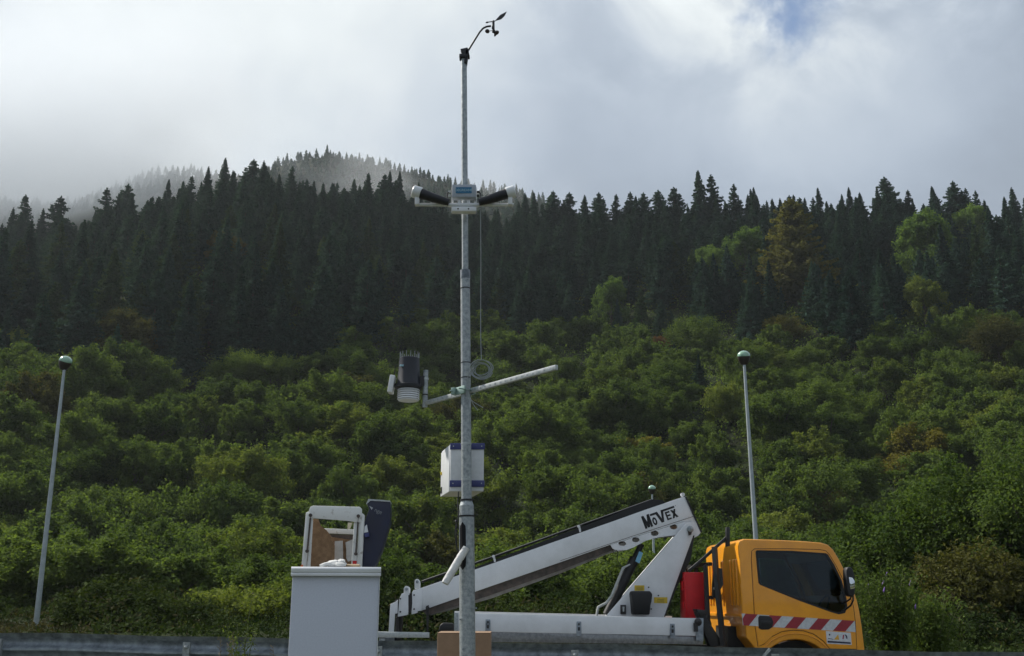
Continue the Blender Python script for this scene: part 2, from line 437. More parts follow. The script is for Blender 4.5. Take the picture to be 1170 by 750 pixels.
# ------------------------------------------------------------------ mast with instruments (7 m away)
YM = 7.0
def mz(py, px=533): return at(px, py, YM)
def mast_at(py):
    px = np.interp(py, [60, 330, 450, 600, 750], [530, 531.3, 532.3, 533.2, 534.2]); return at(float(px), py, YM)
top_p, bot_p = mast_at(60), mast_at(740)
ax = (top_p-bot_p).normalized()
g0 = bot_p - ax*((bot_p.z - gz(bot_p.x, YM)+.05)/ax.z)
mast = thing('sensor_mast', 'tall galvanised steel mast in three thinning sections carrying weather instruments', 'mast', g0)
def on_mast(py):
    z = mast_at(py).z; return bot_p + ax*((z-bot_p.z)/ax.z)
MB().tube([g0, on_mast(592), on_mast(578)], [.054, .052, .050], 28).build('lower_pole', GALV, mast)
m = MB(); m.tube([on_mast(578), on_mast(572)], [.050, .037], 28, cap=False); m.tube([on_mast(574), on_mast(313)], [.0355, .0345], 24).build('middle_pole', GALV, mast)
MB().tube([on_mast(314), on_mast(61)], [.0235, .0225], 20).build('top_pole', GALV, mast)
MB().tube([on_mast(319), on_mast(309)], [.037, .0355], 20).build('sleeve', GALV_D, mast)
for py, r_ in ((571.5, .044), (590, .0545), (507, .037), (548, .037)):
    MB().tube([on_mast(py+1), on_mast(py-1)], r_, 24).build('strap', BLACK if py > 560 else GALV_L, mast)
for py in (330, 415, 432): MB().tube([on_mast(py+.6), on_mast(py-.6)], .0365, 16).build('strap', BLACK, mast)
# hand hole near the foot: black patch on the pole, its inner shade painted
c0, c1 = on_mast(597), on_mast(652); rr = .0535
def cyl_patch(za, zb, a0, a1, r, rnd):
    m = MB(); nA, nZ = 8, 12; V = []; Fc = []
    for j in range(nZ+1):
        t = j/nZ; c = bot_p + ax*((zb+(za-zb)*t-bot_p.z)/ax.z); sh = math.sqrt(max(0, 1-abs(2*t-1)**6)) if rnd else 1
        for i in range(nA+1):
            a = (a0+a1)/2+(a1-a0)/2*(2*i/nA-1)*sh
            V.append((c.x+r*math.sin(R(a)), c.y-r*math.cos(R(a)), c.z))
    for j in range(nZ):
        for i in range(nA): q = j*(nA+1)+i; Fc.append((q, q+1, q+nA+2, q+nA+1))
    return m.add(V, Fc)
cyl_patch(c0.z, c1.z, -58, -2, .0548, True).build('hand_hole', mat('painted_hole_shade', (.006, .006, .008), .9), mast)
m = MB()
for s_ in (-58, -2):
    c = [bot_p + ax*((z-bot_p.z)/ax.z) + Vector((.0555*math.sin(R(s_)), -.0555*math.cos(R(s_)), 0)) for z in (c0.z-.02, c1.z+.02)]
    m.tube(c, .002, 6)
m.build('hand_hole_rim', GALV_D, mast)
# small bolts on the lower pole
for py, px in ((695, 544), (708, 526), (742, 529)):
    b = at(px, py, YM-.045); MB().lathe(b, [(.006, .01), (.006, -.006)], 8, Vector((0, 1, 0))).build('bolt', GALV_D, mast)
# crossbar (level, its right end nearer the viewer) and clamp
zc = at(532, 447, YM).z
def level_at(px, py):
    d = cdir(px, py); t = (zc-EYE)/d.z; return Vector((d.x*t, d.y*t, zc))
A, B = level_at(484, 461.5), level_at(636, 420); cd = (B-A).normalized(); cn = Vector((cd.y, -cd.x, 0))
def bar(m, a, b, w, h, off=Vector()):
    d = (b-a).normalized(); nrm = Vector((d.y, -d.x, 0)).normalized(); u = Vector((0, 0, 1)); V = []
    for p in (a, b):
        for s1, s2 in ((-1, -1), (1, -1), (1, 1), (-1, 1)): V.append(p+off+nrm*(w/2*s1)+u*(h/2*s2))
    m.add(V, [(0, 1, 2, 3), (7, 6, 5, 4), (0, 4, 5, 1), (1, 5, 6, 2), (2, 6, 7, 3), (3, 7, 4, 0)])
off = cn*.06 if cn.y < 0 else -cn*.06
A = A-off; B = B-off
m = MB(); bar(m, A, B, .022, .032, off); cb = m.build('crossbar', GALV_L, mast, bevel=.0012)
L = (B-A).length
for i in range(26):
    m = MB()
    p = A+cd*(L*(i+.6)/26.5)+off; q = off.normalized()*.0118
    bar(m, p+q-cd*.006, p+q+cd*.006, .0016, .009); m.build('slot', GALV_D, cb)
m = MB(); pc = on_mast(447)
bar(m, pc-cd*.075+off*.72, pc+cd*.05+off*.72, .012, .055); bar(m, pc-cd*.07-off*.7, pc+cd*.05-off*.7, .010, .05); bar(m, pc-cd*.075+off*.6, pc-cd*.055+off*1.25, .03, .05)
m.tube([pc-cd*.06-off*1.1, pc-cd*.06+off*1.6], .005, 8); m.tube([pc+cd*.05-off*1.1, pc+cd*.05+off*1.6], .005, 8)
m.build('clamp', mat('greenish_zinc', (.30, .42, .38), .5, .4, scale=14), mast, bevel=.003)

# rain gauge on the short upright at the left end
PT = A+cd*.02+off
m = MB(); m.tube([PT-Vector((0, 0, .03)), PT+Vector((0, 0, .255))], .019, 16)
up = m.build('gauge_upright', GALV, mast)
gb = at(467, 441.5, PT.y)
gau = thing('rain_gauge', 'black cylindrical rain gauge with bird spikes above a white louvred shield', 'rain gauge', gb)
k = PT.y/1110.
def pxm(n, Y=None): return n*(Y or PT.y)/1125.
m = MB(); m.lathe(gb, [(pxm(14.5), 0), (pxm(13.2), .02), (pxm(11.3), .215), (pxm(10.7), .218), (pxm(10.3), .19)], 32).build('funnel', mat('glossy_black_plastic', (.010, .012, .02), .38, scale=10), gau)
MB().lathe(gb, [(pxm(14), -.022), (pxm(15.8), -.016), (pxm(15.8), .004), (pxm(14), .008)], 32).build('collar', BLACK, gau)
m = MB()
for i in range(5):
    z = -.03-i*.0165; m.lathe(gb+Vector((0, 0, z)), [(pxm(10), .008), (pxm(12.3), .004), (pxm(12.8), -.005), (pxm(12.2), -.006), (pxm(10), .0)], 32)
m.lathe(gb, [(pxm(9.5), -.02), (pxm(9.5), -.105), (pxm(11.6), -.106), (pxm(11.6), -.112)], 32)
m.build('louvred_shield', WHITE, gau)
m = MB()
for i in range(14):
    a = 2*math.pi*i/14; p = gb+Vector((math.cos(a)*pxm(11), math.sin(a)*pxm(11), .20)); m.tube([p, p+Vector((0, 0, .062))], .0016, 6)
m.build('bird_spikes', GALV_L, gau)
m = MB(); c_ = gb+Vector((-pxm(9), -pxm(8.7), .145)); m.box(c_+Vector((-.004, -.012, -.007)), c_+Vector((.06, .004, .007)), Matrix.Rotation(R(14), 3, 'Z')).build('badge', PALEB, gau)
m = MB(); c_ = at(448, 440, gb.y)
m.box(c_+Vector((-.022, -.05, -.065)), c_+Vector((.018, .05, .068)), Matrix.Rotation(R(8), 3, 'Y')); lb = m.build('side_box', WHITE, gau, bevel=.006)
m = MB(); m.tube([c_+Vector((.012, 0, .06)), c_+Vector((.02, 0, .15))], [.0035, .0025], 8); m.build('antenna', BLACK, gau)
m = MB(); m.box(c_+Vector((.02, -.012, -.02)), gb+Vector((-pxm(9), .012, .02))); m.build('bracket', BLACKM, gau)
m = MB(); m.box(gb+Vector((pxm(9), -.02, .0)), gb+Vector((pxm(18.0), .02, .075))); m.build('bracket', BLACKM, gau)
m = MB(); m.tube([PT+Vector((0, 0, .18)), PT+Vector((0, 0, .195))], .0225, 16); m.build('pipe_clamp', GALV_L, mast)
m = MB(); m.tube([PT+Vector((0, 0, .06)), PT+Vector((0, 0, .07))], .0215, 16); m.build('pipe_clamp', BLACKM, mast)

# coil of cable hung at the clamp, with its run up to the present weather sensor
coil = thing('coiled_cable', 'grey cable coiled beside the mast clamp and running up to the two-armed sensor', 'cable', at(550, 424, YM-.07))
cc = at(550, 423.5, YM-.07); rnd = random.Random(4); pts = []
for i in range(6*24):
    a = 2*math.pi*i/24; k = i//24; r_ = (.047+.006*math.sin(i*.37+k)+.0055*k)
    pts.append(cc+Vector((math.cos(a)*r_*1.08+.004*math.sin(k*2.1), -.004*k+.003*math.sin(a*3+k), math.sin(a)*r_*.92+.010*math.sin(k*1.9))))
MB().tube(pts, .0036, 6).build('coil', CABLE, coil)
for j, s in enumerate(([(549, 240), (549.5, 300), (549, 380), (550, 411)], [(545, 418), (538, 428), (535.5, 440), (536, 452), (541, 463), (546, 469)], [(543, 416), (534, 430), (533, 446), (538, 458), (552, 466)])):
    m = MB(); P3 = [at(a, b, YM-.075) for a, b in s]; Q = []
    for i in range(len(P3)-1):
        for t in np.linspace(0, 1, 6)[:-1 if i < len(P3)-2 else None]: Q.append(P3[i].lerp(P3[i+1], float(t)))
    for _ in range(3): Q = [Q[0]]+[(Q[i-1]+Q[i]*2+Q[i+1])/4 for i in range(1, len(Q)-1)]+[Q[-1]]
    m.tube(Q, .0034 if j == 0 else .0026, 6).build('cable_run', CABLE, coil)

# two-armed present weather sensor
YS = YM-.09
ps = thing('weather_sensor', 'white two-armed weather sensor with black tubes spread either side of the mast', 'weather sensor', at(530, 235, YS))
def S(px, py, d=0): return at(px, py, YS+d)
def bxp(m, x0, y0, x1, y1, d0, d1, rot=None):
    a, b = S(x0, y1), S(x1, y0); return m.box((a.x, YS+d0, a.z), (b.x, YS+d1, b.z))
bxp(MB(), 516.5, 213, 544, 227.5, -.035, .035).build('electronics_box', mat('grey_enclosure', (.42, .46, .52), .45, scale=15), ps, bevel=.005)
bxp(MB(), 521, 216.3, 539.2, 223.2, -.0375, -.0352).build('name_plate', BLUE, ps)
a, b = S(530.1, 219.8), S(531, 219.8)
lab = text_mesh('DEGREANE', .026, (Vector((a.x, YS-.038, a.z)), (1, 0, 0), (0, 0, 1)), .0006, 'lettering', PALEB, ps, .0003)
m = MB(); bxp(m, 515.5, 211.5, 518.3, 241, .036, .042); bxp(m, 541.5, 211.5, 544.5, 241, .036, .042); bxp(m, 516, 237.5, 544, 242.5, -.02, .042)
m.build('mounting_plate', WHITE, ps, bevel=.003)
for px in (523.5, 535.5): MB().lathe(S(px, 240), [(.006, -.022), (.006, .01)], 10, Vector((0, 1, 0))).build('bolt_hole', BLACK, ps)
for px in (525, 535.5): MB().tube([S(px, 236), S(px, 229.5)], [.014, .011], 14).build('knob', WHITE, ps)
MB().tube([S(511.5, 234.5), S(547.5, 234.5)], .0155, 18).build('hub_tube', WHITE, ps)
bt = MB().tube([S(476, 234.2), S(587, 234.2)], .0125, 14).build('arm_tube', WHITE, ps)
for s in (-1, 1):
    f = (lambda x: x) if s < 0 else (lambda x: 1060-x)
    p0, p1, p2 = S(f(513), 231.5, -.03), S(f(496), 226.4, -.03), S(f(480), 221.2, -.03)
    m = MB(); m.tube([p0, p1, p2], [.026, .034, .040], 22); m.build('black_tube', mat('matt_black_hood', (.016, .017, .022), .55, scale=30), ps)
    d = (p2-p1).normalized(); q = S(f(477), 220.3, -.03)
    m = MB(); m.tube([q-d*.028, q-d*.02, q+d*.03, q+d*.036], [.044, .047, .046, .040], 24); hd = m.build('sensor_head', WHITE, ps)
    m = MB(); m.tube([q+d*.0365, q+d*.038], [.037, .037], 20).build('lens', mat('grey_lens', (.2, .21, .22), .2), hd)
    m = MB(); a, b = S(f(474.5), 236.5), S(f(479.5), 226); m.box((min(a.x, b.x), YS-.05, a.z), (max(a.x, b.x), YS+.0, b.z)); m.build('head_bracket', WHITE, ps, bevel=.004)
    m = MB()
    for py in (219.5, 224): 
        p = S(f(515), py); m.tube([p, p+Vector((s*.018, 0, 0))], .008, 10)
    m.build('cable_gland', BLACK if s > 0 else GALV_L, ps)
    m = MB(); m.tube([S(f(513.5), 219.5), S(f(511), 221, -.01), S(f(511), 228, -.02), S(f(513), 231, -.03)], .004, 8); m.build('cable', BLACK, ps)

# wind vane and cup anemometer on top
an = thing('anemometer', 'small dark wind vane and cup anemometer on a bent arm atop the mast', 'anemometer', at(531, 60, YM))
def T(px, py, d=0): return at(px, py, YM+d)
MB().tube([T(534.5, 59), T(538, 53), T(543, 45), T(548, 37), T(552, 32.5), T(556, 30.6), T(561, 30)], .0075, 12).build('bent_arm', BLACKM, an)
m = MB(); t0 = on_mast(68); m.box(t0+Vector((-.035, -.035, 0)), t0+Vector((.03, .03, .03))); m.box(T(527, 64.5, -.03), T(536, 59.5, .03), Matrix.Rotation(R(-14), 3, 'Y'))
m.box(T(531, 72, -.03), T(535, 60, .03), Matrix.Rotation(R(6), 3, 'Y')); m.build('mounting_clamp', BLACK, an, bevel=.004)
MB().tube([T(563.5, 33), T(563.8, 24)], [.012, .009], 12).build('hub', BLACK, an)
MB().lathe(T(564, 36.5), [(.004, -.01), (.012, -.006), (.013, .014), (.008, .02)], 14).build('cup_hub', BLACK, an)
vn = MB(); vn.tube([T(556.5, 25.8), T(566, 24.2)], .004, 8); vn.lathe(T(556.5, 25.8), [(.002, -.012), (.008, 0), (.003, .012)], 8, (T(566, 24)-T(556, 26)))
pl = [T(565.5, 24.2), T(571.5, 17.5), T(579, 13.6), T(576.5, 18.5), T(572.5, 22.2), T(569, 23.2)]
V = [p+Vector((0, dy, 0)) for dy in (-.003, .003) for p in pl]; n = len(pl)
vn.add(V, [tuple(range(n)), tuple(n+i for i in reversed(range(n)))]+[(i, n+i, n+(i+1) % n, (i+1) % n) for i in range(n)])
vn.build('vane', BLACKM, an)
ch = T(564, 35)
for q, d in ((T(556.8, 36), 0), (T(567.8, 37.5), 1), (ch+Vector((.005, .055, 0)), 2)):
    m = MB(); m.tube([ch, q], .0025, 6); tdir = (Vector((.3, -1, .1)), Vector((-.5, -.8, 0)), Vector((1, 0, 0)))[d].normalized()
    m.lathe(q-tdir*.002, [(.0005, -.02), (.010, -.017), (.016, -.010), (.0185, 0), (.016, -.001), (.009, -.012), (.0005, -.015)], 14, -tdir)
    m.build('cup', mat('reddish_black_cup', (.035, .02, .02), .4), an)

# logger box behind the mast
YB = YM+.065
lgb = thing('logger_box', 'white box with two blue violet bands strapped behind the mast', 'control box', at(533, 558, YB))
f0, f1, ft, fb = at(514.5, 556, YB), at(553, 556, YB), at(533, 507, YB), at(533, 561.5, YB)
ddir = (at(504, 569, YB+.40)-at(514.5, 562, YB)); ddir.z = 0; ddir = ddir.normalized()*.40
def rbox(m, xa, xb, za, zb, s0, s1, grow=0):
    V = []
    for t in (s0, s1):
        for x, z in ((xa, za), (xb, za), (xb, zb), (xa, zb)): V.append(Vector((x, YB, z))+ddir*t)
    return m.add(V, [(0, 1, 2, 3), (7, 6, 5, 4), (0, 4, 5, 1), (1, 5, 6, 2), (2, 6, 7, 3), (3, 7, 4, 0)])
rbox(MB(), f0.x, f1.x, fb.z, ft.z, .02, 1).build('shell', mat('white_box_paint', (.66, .68, .70), .5, scale=40, col2=(.58, .6, .62)), lgb, bevel=.004)
for ya, yb in ((506.5, 513.6), (549, 556.5)):
    za, zb = at(533, yb, YB).z, at(533, ya, YB).z
    rbox(MB(), f0.x-.004, f1.x+.004, za, zb, 0, .03).build('band', VIOLET, lgb, bevel=.002)
m = MB(); rbox(m, f0.x-.006, f0.x-.001, fb.z-.0, ft.z-.012, .06, 1.0); dr = m.build('side_door', WHITE, lgb, bevel=.002)
m = MB(); rbox(m, f0.x-.010, f0.x-.0065, fb.z+.02, fb.z+.065, .82, .93); m.build('vent', BLACK, dr)
m = MB(); rbox(m, f0.x-.013, f0.x-.0065, fb.z+.155, fb.z+.175, .86, .93); m.build('latch', YEL, dr)
for x in (f0.x+.018, f1.x-.018):
    for py in (510, 552.5): MB().lathe((x, YB-.0005, at(533, py, YB).z), [(.0045, 0), (.0045, -.004)], 8, Vector((0, 1, 0))).build('screw', GALV_L, lgb)
m = MB(); m.tube([at(524, 562, YB), at(523, 575, YB-.04), at(524, 590, YM-.04), at(521, 605, YM-.05), at(522, 625, YM-.06), at(527, 640, YM-.05)], .004, 6)
m.tube([at(521, 597, YM-.05), at(519.5, 610, YM-.06), at(522, 628, YM-.065)], .003, 6); m.lathe(at(521.5, 596, YM-.05), [(.008, -.008), (.012, 0), (.008, .01)], 10)
m.build('hanging_wire', BLACK, lgb)

roll = thing('plastic_roll', 'white rolled plastic tube sticking out slantwise from the mast hand hole', 'roll', at(520, 648, YM-.1))
MB().tube([at(533, 626, YM-.075), at(526, 637, YM-.085), at(509.5, 665, YM-.16), at(508.5, 667, YM-.163)], [.024, .027, .026, .023], 16).build('wrap', SOFTW, roll)
m = MB(); d_ = (at(509.5, 665, YM-.16)-at(526, 637, YM-.085)).normalized(); q = at(524.5, 639.5, YM-.09); m.tube([q-d_*.008, q+d_*.008], .0278, 16); m.build('tape', BLACK, roll)

# cardboard carton behind the mast
YC = 7.55
a, b = at(499.8, 722.6, YC), at(560.4, 723.2, YC)
ctn = thing('cardboard_carton', 'tall plain brown cardboard carton standing directly behind the foot of the mast', 'carton', ((a.x+b.x)/2, YC+.2, gz(-.3, YC)))
MB().box((a.x, YC, gz(-.3, YC)), (b.x, YC+.4, b.z-.004)).build('body', BROWN, ctn, bevel=.004)
m = MB(); m.box((a.x, YC+.0, b.z-.003), (b.x, YC+.198, b.z)); m.box((a.x, YC+.202, b.z-.003), (b.x, YC+.4, b.z)); m.build('top_flap', BROWN, ctn)
m = MB(); m.box(((a.x+b.x)/2-.002-.18, YC+.175, b.z+.0005), ((a.x+b.x)/2+.18, YC+.225, b.z+.0015)); m.build('tape', mat('parcel_tape', (.45, .33, .2), .3), ctn)

# white street cabinet in the left foreground with glove on top
YK = 5.5
c00 = at(329.6, 745, YK); c10 = at(431, 745, YK); tl = at(333.5, 660, YK); tr = at(433, 660, YK)
cab_c = (c00+c10)/2; yaw = math.atan2(-cab_c.x, YK)
kb = thing('equipment_cabinet', 'tall plain pale grey box cabinet with a rolled top edge in the left foreground', 'cabinet', (cab_c.x, YK, gz(cab_c.x, YK)), yaw, local=True)
ztop = at(383, 658.5, YK).z - gz(cab_c.x, YK); W = (c10.x-c00.x)*math.cos(yaw)*.995
m = MB(); m.box((-W/2, 0, 0), (W/2, .38, ztop)); m.build('body', CABINET, kb, bevel=.003)
h = at(383, 650, YK).z - at(383, 660.5, YK).z
m = MB(); prof_l = [(-.022, 0), (-.022, h*.28), (-.016, h*.34), (-.022, h*.42), (-.024, h*.8), (-.014, h), (.40, h), (.40, 0)]
V = [(x, p, ztop+z) for x in (-W/2-.008, W/2+.008) for p, z in prof_l]; n = len(prof_l)
m.add(V, [tuple(range(n)), tuple(n+i for i in reversed(range(n)))]+[(i, n+i, n+(i+1) % n, (i+1) % n) for i in range(n)])
lid = m.build('lid', WHITE, kb, bevel=.0015)
lid_z = gz(cab_c.x, YK)+ztop+h
m = MB(); m.box((W/2+.0003, -.004, .0), (W/2+.004, .02, ztop-.002)); m.build('edge_trim', WHITE, kb)
# glove lying on the lid: palm with five fingers
gc = at(386, 650, YK+.08); glv = thing('work_glove', 'crumpled white work glove lying on the lid of the pale cabinet', 'glove', (gc.x, YK+.08, lid_z))
rg = random.Random(3); m = MB()
def blob(m, c, rx, ry, rz_, n=10, k=8, jit=.12):
    V = []; Fc = []
    for j in range(k+1):
        th = math.pi*j/k
        for i in range(n):
            ph = 2*math.pi*i/n; q = 1+rg.uniform(-jit, jit)
            V.append((c[0]+rx*math.sin(th)*math.cos(ph)*q, c[1]+ry*math.sin(th)*math.sin(ph)*q, c[2]+rz_*math.cos(th)*q))
    for j in range(k):
        for i in range(n): Fc.append((j*n+i, j*n+(i+1) % n, (j+1)*n+(i+1) % n, (j+1)*n+i))
    m.add(V, Fc)
gx = gc.x
blob(m, (gx-.012, YK+.08, lid_z+.018), .055, .045, .021)
blob(m, (gx+.018, YK+.07, lid_z+.026), .024, .03, .018)
for i, (dx, dy, l, zz) in enumerate(((-.03, -.03, .05, .008), (-.035, -.008, .06, .012), (-.03, .015, .055, .012), (-.02, .035, .045, .009))):
    b0 = Vector((gx+dx, YK+.08+dy, lid_z+.018)); m.tube([b0, b0+Vector((-l*.6, -.004, -.002)), b0+Vector((-l, -.01, -.010))], [.011, .010, .007], 10)
b0 = Vector((gx, YK+.04, lid_z+.014)); m.tube([b0, b0+Vector((.03, -.02, 0)), b0+Vector((.05, -.022, -.004))], [.012, .010, .007], 10)
m.build('fabric', SOFTW, glv)
bs = thing('wooden_stick', 'short wooden tool handle lying beside the glove on the cabinet lid', 'tool handle', (gx+.07, YK+.07, lid_z))
MB().tube([Vector((gx+.04, YK+.1, lid_z+.012)), Vector((gx+.09, YK+.08, lid_z+.009)), Vector((gx+.118, YK+.07, lid_z+.009))], [.006, .009, .008], 10).build('handle', WOODH, bs)

# ------------------------------------------------------------------ truck with aerial boom
TH = R(-4.0)
O0 = at(846, 700, 15.2); O0 = Vector((O0.x, 15.2, gz(O0.x, 15.2)))
U = Vector((math.cos(TH), -math.sin(TH), 0)); VD = Vector((math.sin(TH), math.cos(TH), 0))
tr_ = thing('aerial_work_truck', 'orange-cabbed aerial work truck with a long white boom folded back over its bed', 'truck', O0, -TH, local=True)
def tp(px, py, v=0.0):
    d = cdir(px, py); C = Vector((0, 0, EYE)); t = (v-(C-O0).dot(VD))/d.dot(VD); P = C+d*t-O0
    return (P.dot(U), P.z)
def tv(px, py, v=0.0): a = tp(px, py, v); return Vector((a[0], v, a[1]))
def poly(pts, v=0.0): return [tp(a, b, v) for a, b in pts]
def tpr(m, pts, v0, v1, holes=()):
    return m.prism(poly(pts, v0), v0, v1, [poly(h, v0) for h in holes])
CW = 1.92
def circ(cx, cy, rx, ry, a0=0, a1=360, n=14): return [(cx+rx*math.cos(R(a0+(a1-a0)*i/n)), cy+ry*math.sin(R(a0+(a1-a0)*i/n))) for i in range(n if abs(a1-a0) == 360 else n+1)]
cab_prof = [(844, 624), (845.5, 618.5), (850, 616), (880, 616.8), (915, 618.4), (938, 620.2), (946, 622.5), (952, 628), (959, 639.5), (968, 657), (975, 673), (979.6, 686.5), (982.5, 700), (985, 716), (988, 741), (989, 752), (987, 786), (952, 786)]
arch = circ(909, 768, 41, 37, -10, -170, 14)
cab_prof += arch + [(866, 745), (858, 735), (853, 729), (852, 716), (848, 703)]
outer = MB(); tpr(outer, cab_prof, 0, CW); outer = outer.build('cab_body', ORANGE, tr_, bevel=.045, segs=4, ang=40)
def shrink(pts, k, c):
    return [(c[0]+(a-c[0])*k, c[1]+(b-c[1])*k) for a, b in pts]
inner_prof = [(850, 624), (936, 626), (944, 630), (963, 665), (972, 690), (977, 716), (979, 727), (856, 727)]
win = [(864.5, 631.5), (866, 629.8), (905, 631), (942.5, 633.8), (945, 635.5), (952, 647), (960, 664), (965.5, 684), (966.5, 693), (964, 699.5), (957, 700.8), (949, 698.5), (915, 685.5), (870, 668.3), (868, 666)]
def cutter(pts, v0, v1): 
    m = MB(); m.prism(poly(pts, 0), v0, v1); return m.build('cut', ORANGE, tr_, smooth=False)
cuts = [cutter(inner_prof, .07, CW-.07), cutter(win, -.2, CW+.2),
        cutter([(948, 640), (975, 640), (995, 690), (977, 697)], .16, CW-.16)]
for c_ in cuts:
    md = outer.modifiers.new('b', 'BOOLEAN'); md.operation = 'DIFFERENCE'; md.object = c_; md.solver = 'EXACT'
dg = bpy.context.evaluated_depsgraph_get(); me = bpy.data.meshes.new_from_object(outer.evaluated_get(dg))
outer.modifiers.clear(); old = outer.data; outer.data = me; bpy.data.meshes.remove(old); me.name = 'cab_body'
for c_ in cuts: bpy.data.objects.remove(c_)
# rear wall pressings
rb = MB(); ur = tp(846, 660)[0]
for i, v in enumerate((.14, .30, .46, .9, 1.3, 1.5, 1.66)):
    MB().prism(poly([(843.0, 640), (847, 636), (850, 694), (845.8, 692)]), v, v+.07).build('rear_pressing', ORANGE, outer, bevel=.010, segs=3)
m = MB(); z0 = tp(846, 706)[1]; m.box((ur-.03, .02, z0), (ur+.02, CW-.02, z0+.05)); m.build('rear_sill', ORANGE, outer, bevel=.01)
# vents
m = MB()
for a, b in ((834, 672), (837, 671)):
    pass
# door (gap line, panel) on the near side
door_o = [(858.3, 640), (858.8, 630), (862, 627.3), (900, 627.2), (936, 628), (943.5, 629.5), (948, 634.5), (956, 648), (964, 664), (971, 680), (975.3, 694), (977.4, 712), (979, 742), (948.5, 742), (941, 733), (930, 725), (918, 721), (906, 720.3), (893, 722), (881, 728), (873, 736), (866, 739), (862.5, 715)]
def offs(pts, d):
    cx = sum(p[0] for p in pts)/len(pts); cy = sum(p[1] for p in pts)/len(pts)
    return [(p[0]+(p[0]-cx)/max(1e-6, math.hypot(p[0]-cx, p[1]-cy))*d, p[1]+(p[1]-cy)/max(1e-6, math.hypot(p[0]-cx, p[1]-cy))*d) for p in pts]
def ring(m, pts, v, r, closed=True):
    P3 = [tv(a, b, v) for a, b in pts]
    if closed: P3 = P3+[P3[0], P3[1]]
    return m.tube(P3, r, 6)
GAP = mat('dark_gap', (.03, .014, .008), .8)
m = MB(); ring(m, door_o, 0.001, .0045); m.build('door_gap', GAP, outer)
door = thing('door', None, None, (0, 0, 0)); ORG[door.name] = Vector(); door.parent = tr_; door.name = 'cab_door'
for k_ in ('label', 'category'): 
    if k_ in door: del door[k_]
bpy.data.objects.remove(door)
m = MB(); m.prism(poly(offs(door_o, -1.2), 0), -.007, .004, [poly(offs(win, 1.5), 0)]); door = m.build('cab_door', ORANGE, tr_, bevel=.0)
ORG[door.name] = Vector()
m = MB(); m.prism(poly(offs(win, 1.7), 0), -.010, .012, [poly(offs(win, -1.0), 0)]); m.build('window_seal', BLACK, door)
m = MB(); m.prism(poly(win, 0), -.004, .001); gl = m.build('window_glass', GLASS, door, smooth=False)
m = MB(); m.prism(poly(win, 0), CW-.004, CW+.001); m.build('far_window_glass', GLASS, tr_, smooth=False)
m = MB(); q = [tv(950, 640, .16), tv(975, 690, .16)]
wsg = [tv(951.5, 629, .14), tv(981, 690, .14), tv(981, 690, .14)+Vector((0, CW-.28, 0)), tv(951.5, 629, .14)+Vector((0, CW-.28, 0))]
nrm = (wsg[1]-wsg[0]).cross(wsg[3]-wsg[0]).normalized()*.006
nrm = nrm if nrm.x < 0 else -nrm
m.add([p+nrm*3 for p in wsg]+[p+nrm*4 for p in wsg], [(0, 1, 2, 3), (7, 6, 5, 4), (0, 4, 5, 1), (1, 5, 6, 2), (2, 6, 7, 3), (3, 7, 4, 0)]); m.build('windscreen', GLASS, tr_, smooth=False)
# wheel arch lip
m = MB(); ring(m, circ(909, 768, 46, 44, -12, -168, 18), -.006, .006, False); m.build('arch_crease', ORANGE, door)
# handle
m = MB(); m.prism(poly([(867.5, 703.5), (878, 704), (881.5, 706), (883.5, 711), (882, 717), (878, 719.5), (870, 719.6), (866.5, 718), (866, 706)], 0), -.014, -.0075); hnd = m.build('handle', BLACK, door, bevel=.003)
ORG[hnd.name] = Vector()
m = MB(); m.prism(poly([(869, 709), (880, 710), (880, 713.5), (869, 713)], 0), -.026, -.0145); m.build('pull', BLACKM, hnd, bevel=.004) if False else m.build('handle_grip', BLACKM, door, bevel=.004)
# red and white reflective band
def band_y(px, low): return (701.0+(px-845.7)*.0655) if not low else (714.6+(px-848)*.0605)
def quad(x0t, x1t, x0b, x1b): return [(x0t, band_y(x0t, 0)), (x1t, band_y(x1t, 0)), (x1b, band_y(x1b, 1)), (x0b, band_y(x0b, 1))]
white = [(847.2, band_y(847.2, 0)), (976.5, band_y(976.5, 0)), (977.4, band_y(977.4, 1)), (848.5, band_y(848.5, 1))]
m = MB(); m.prism(poly(white, 0), -.0095, -.0078); m.prism(poly([(847.4, band_y(847, 0)), (860, band_y(860, 0)), (860.5, band_y(860, 1)), (849, band_y(849, 1))], 0), -.0076, .001); band = m.build('reflective_band', SILVERF, door, smooth=False)
m = MB()
for k in range(5):
    x0 = 851.5+k*27.6; m.prism(poly(quad(x0, x0+14, x0-10.5, x0+3.5) if k else [(851.5, band_y(851, 0)), (865.5, band_y(865, 0)), (855.3, band_y(855, 1)), (849.2, band_y(849, 1)), (848.3, band_y(848, 0)+6)], 0), -.0115, -.0097)
m.build('red_stripe', DARKRED, door, smooth=False)
# crest sticker under the band
sx = [(943.3, 721.2), (971.8, 723.2), (972.8, 737), (944.6, 735.6)]
m = MB(); m.prism(poly(sx, 0), -.0098, -.0078); stk = m.build('sticker', STICKER, door, smooth=False)
m = MB(); m.prism(poly([(952.5, 731), (956, 726.5), (957.5, 725), (958.6, 731.3)], 0), -.0104, -.01); m.build('sticker_peak', mat('sticker_orange', (.75, .42, .05), .5), door, smooth=False)
m = MB(); m.prism(poly([(945.2, 732.2), (971.6, 734.0), (971.8, 736), (945.4, 734.4)], 0), -.0104, -.01); m.prism(poly([(946.6, 724.4), (948.4, 724.6), (948.2, 726.4), (946.8, 726.2)], 0), -.0104, -.01)
m.prism(poly([(946, 729.2), (952, 730.4), (952, 731), (946, 730)], 0), -.0104, -.01)
m.prism(poly([(964.5, 724.9), (966.8, 725.6), (968, 728), (967.8, 730.5), (966.6, 729.6), (966, 727.4)], 0), -.0104, -.01)
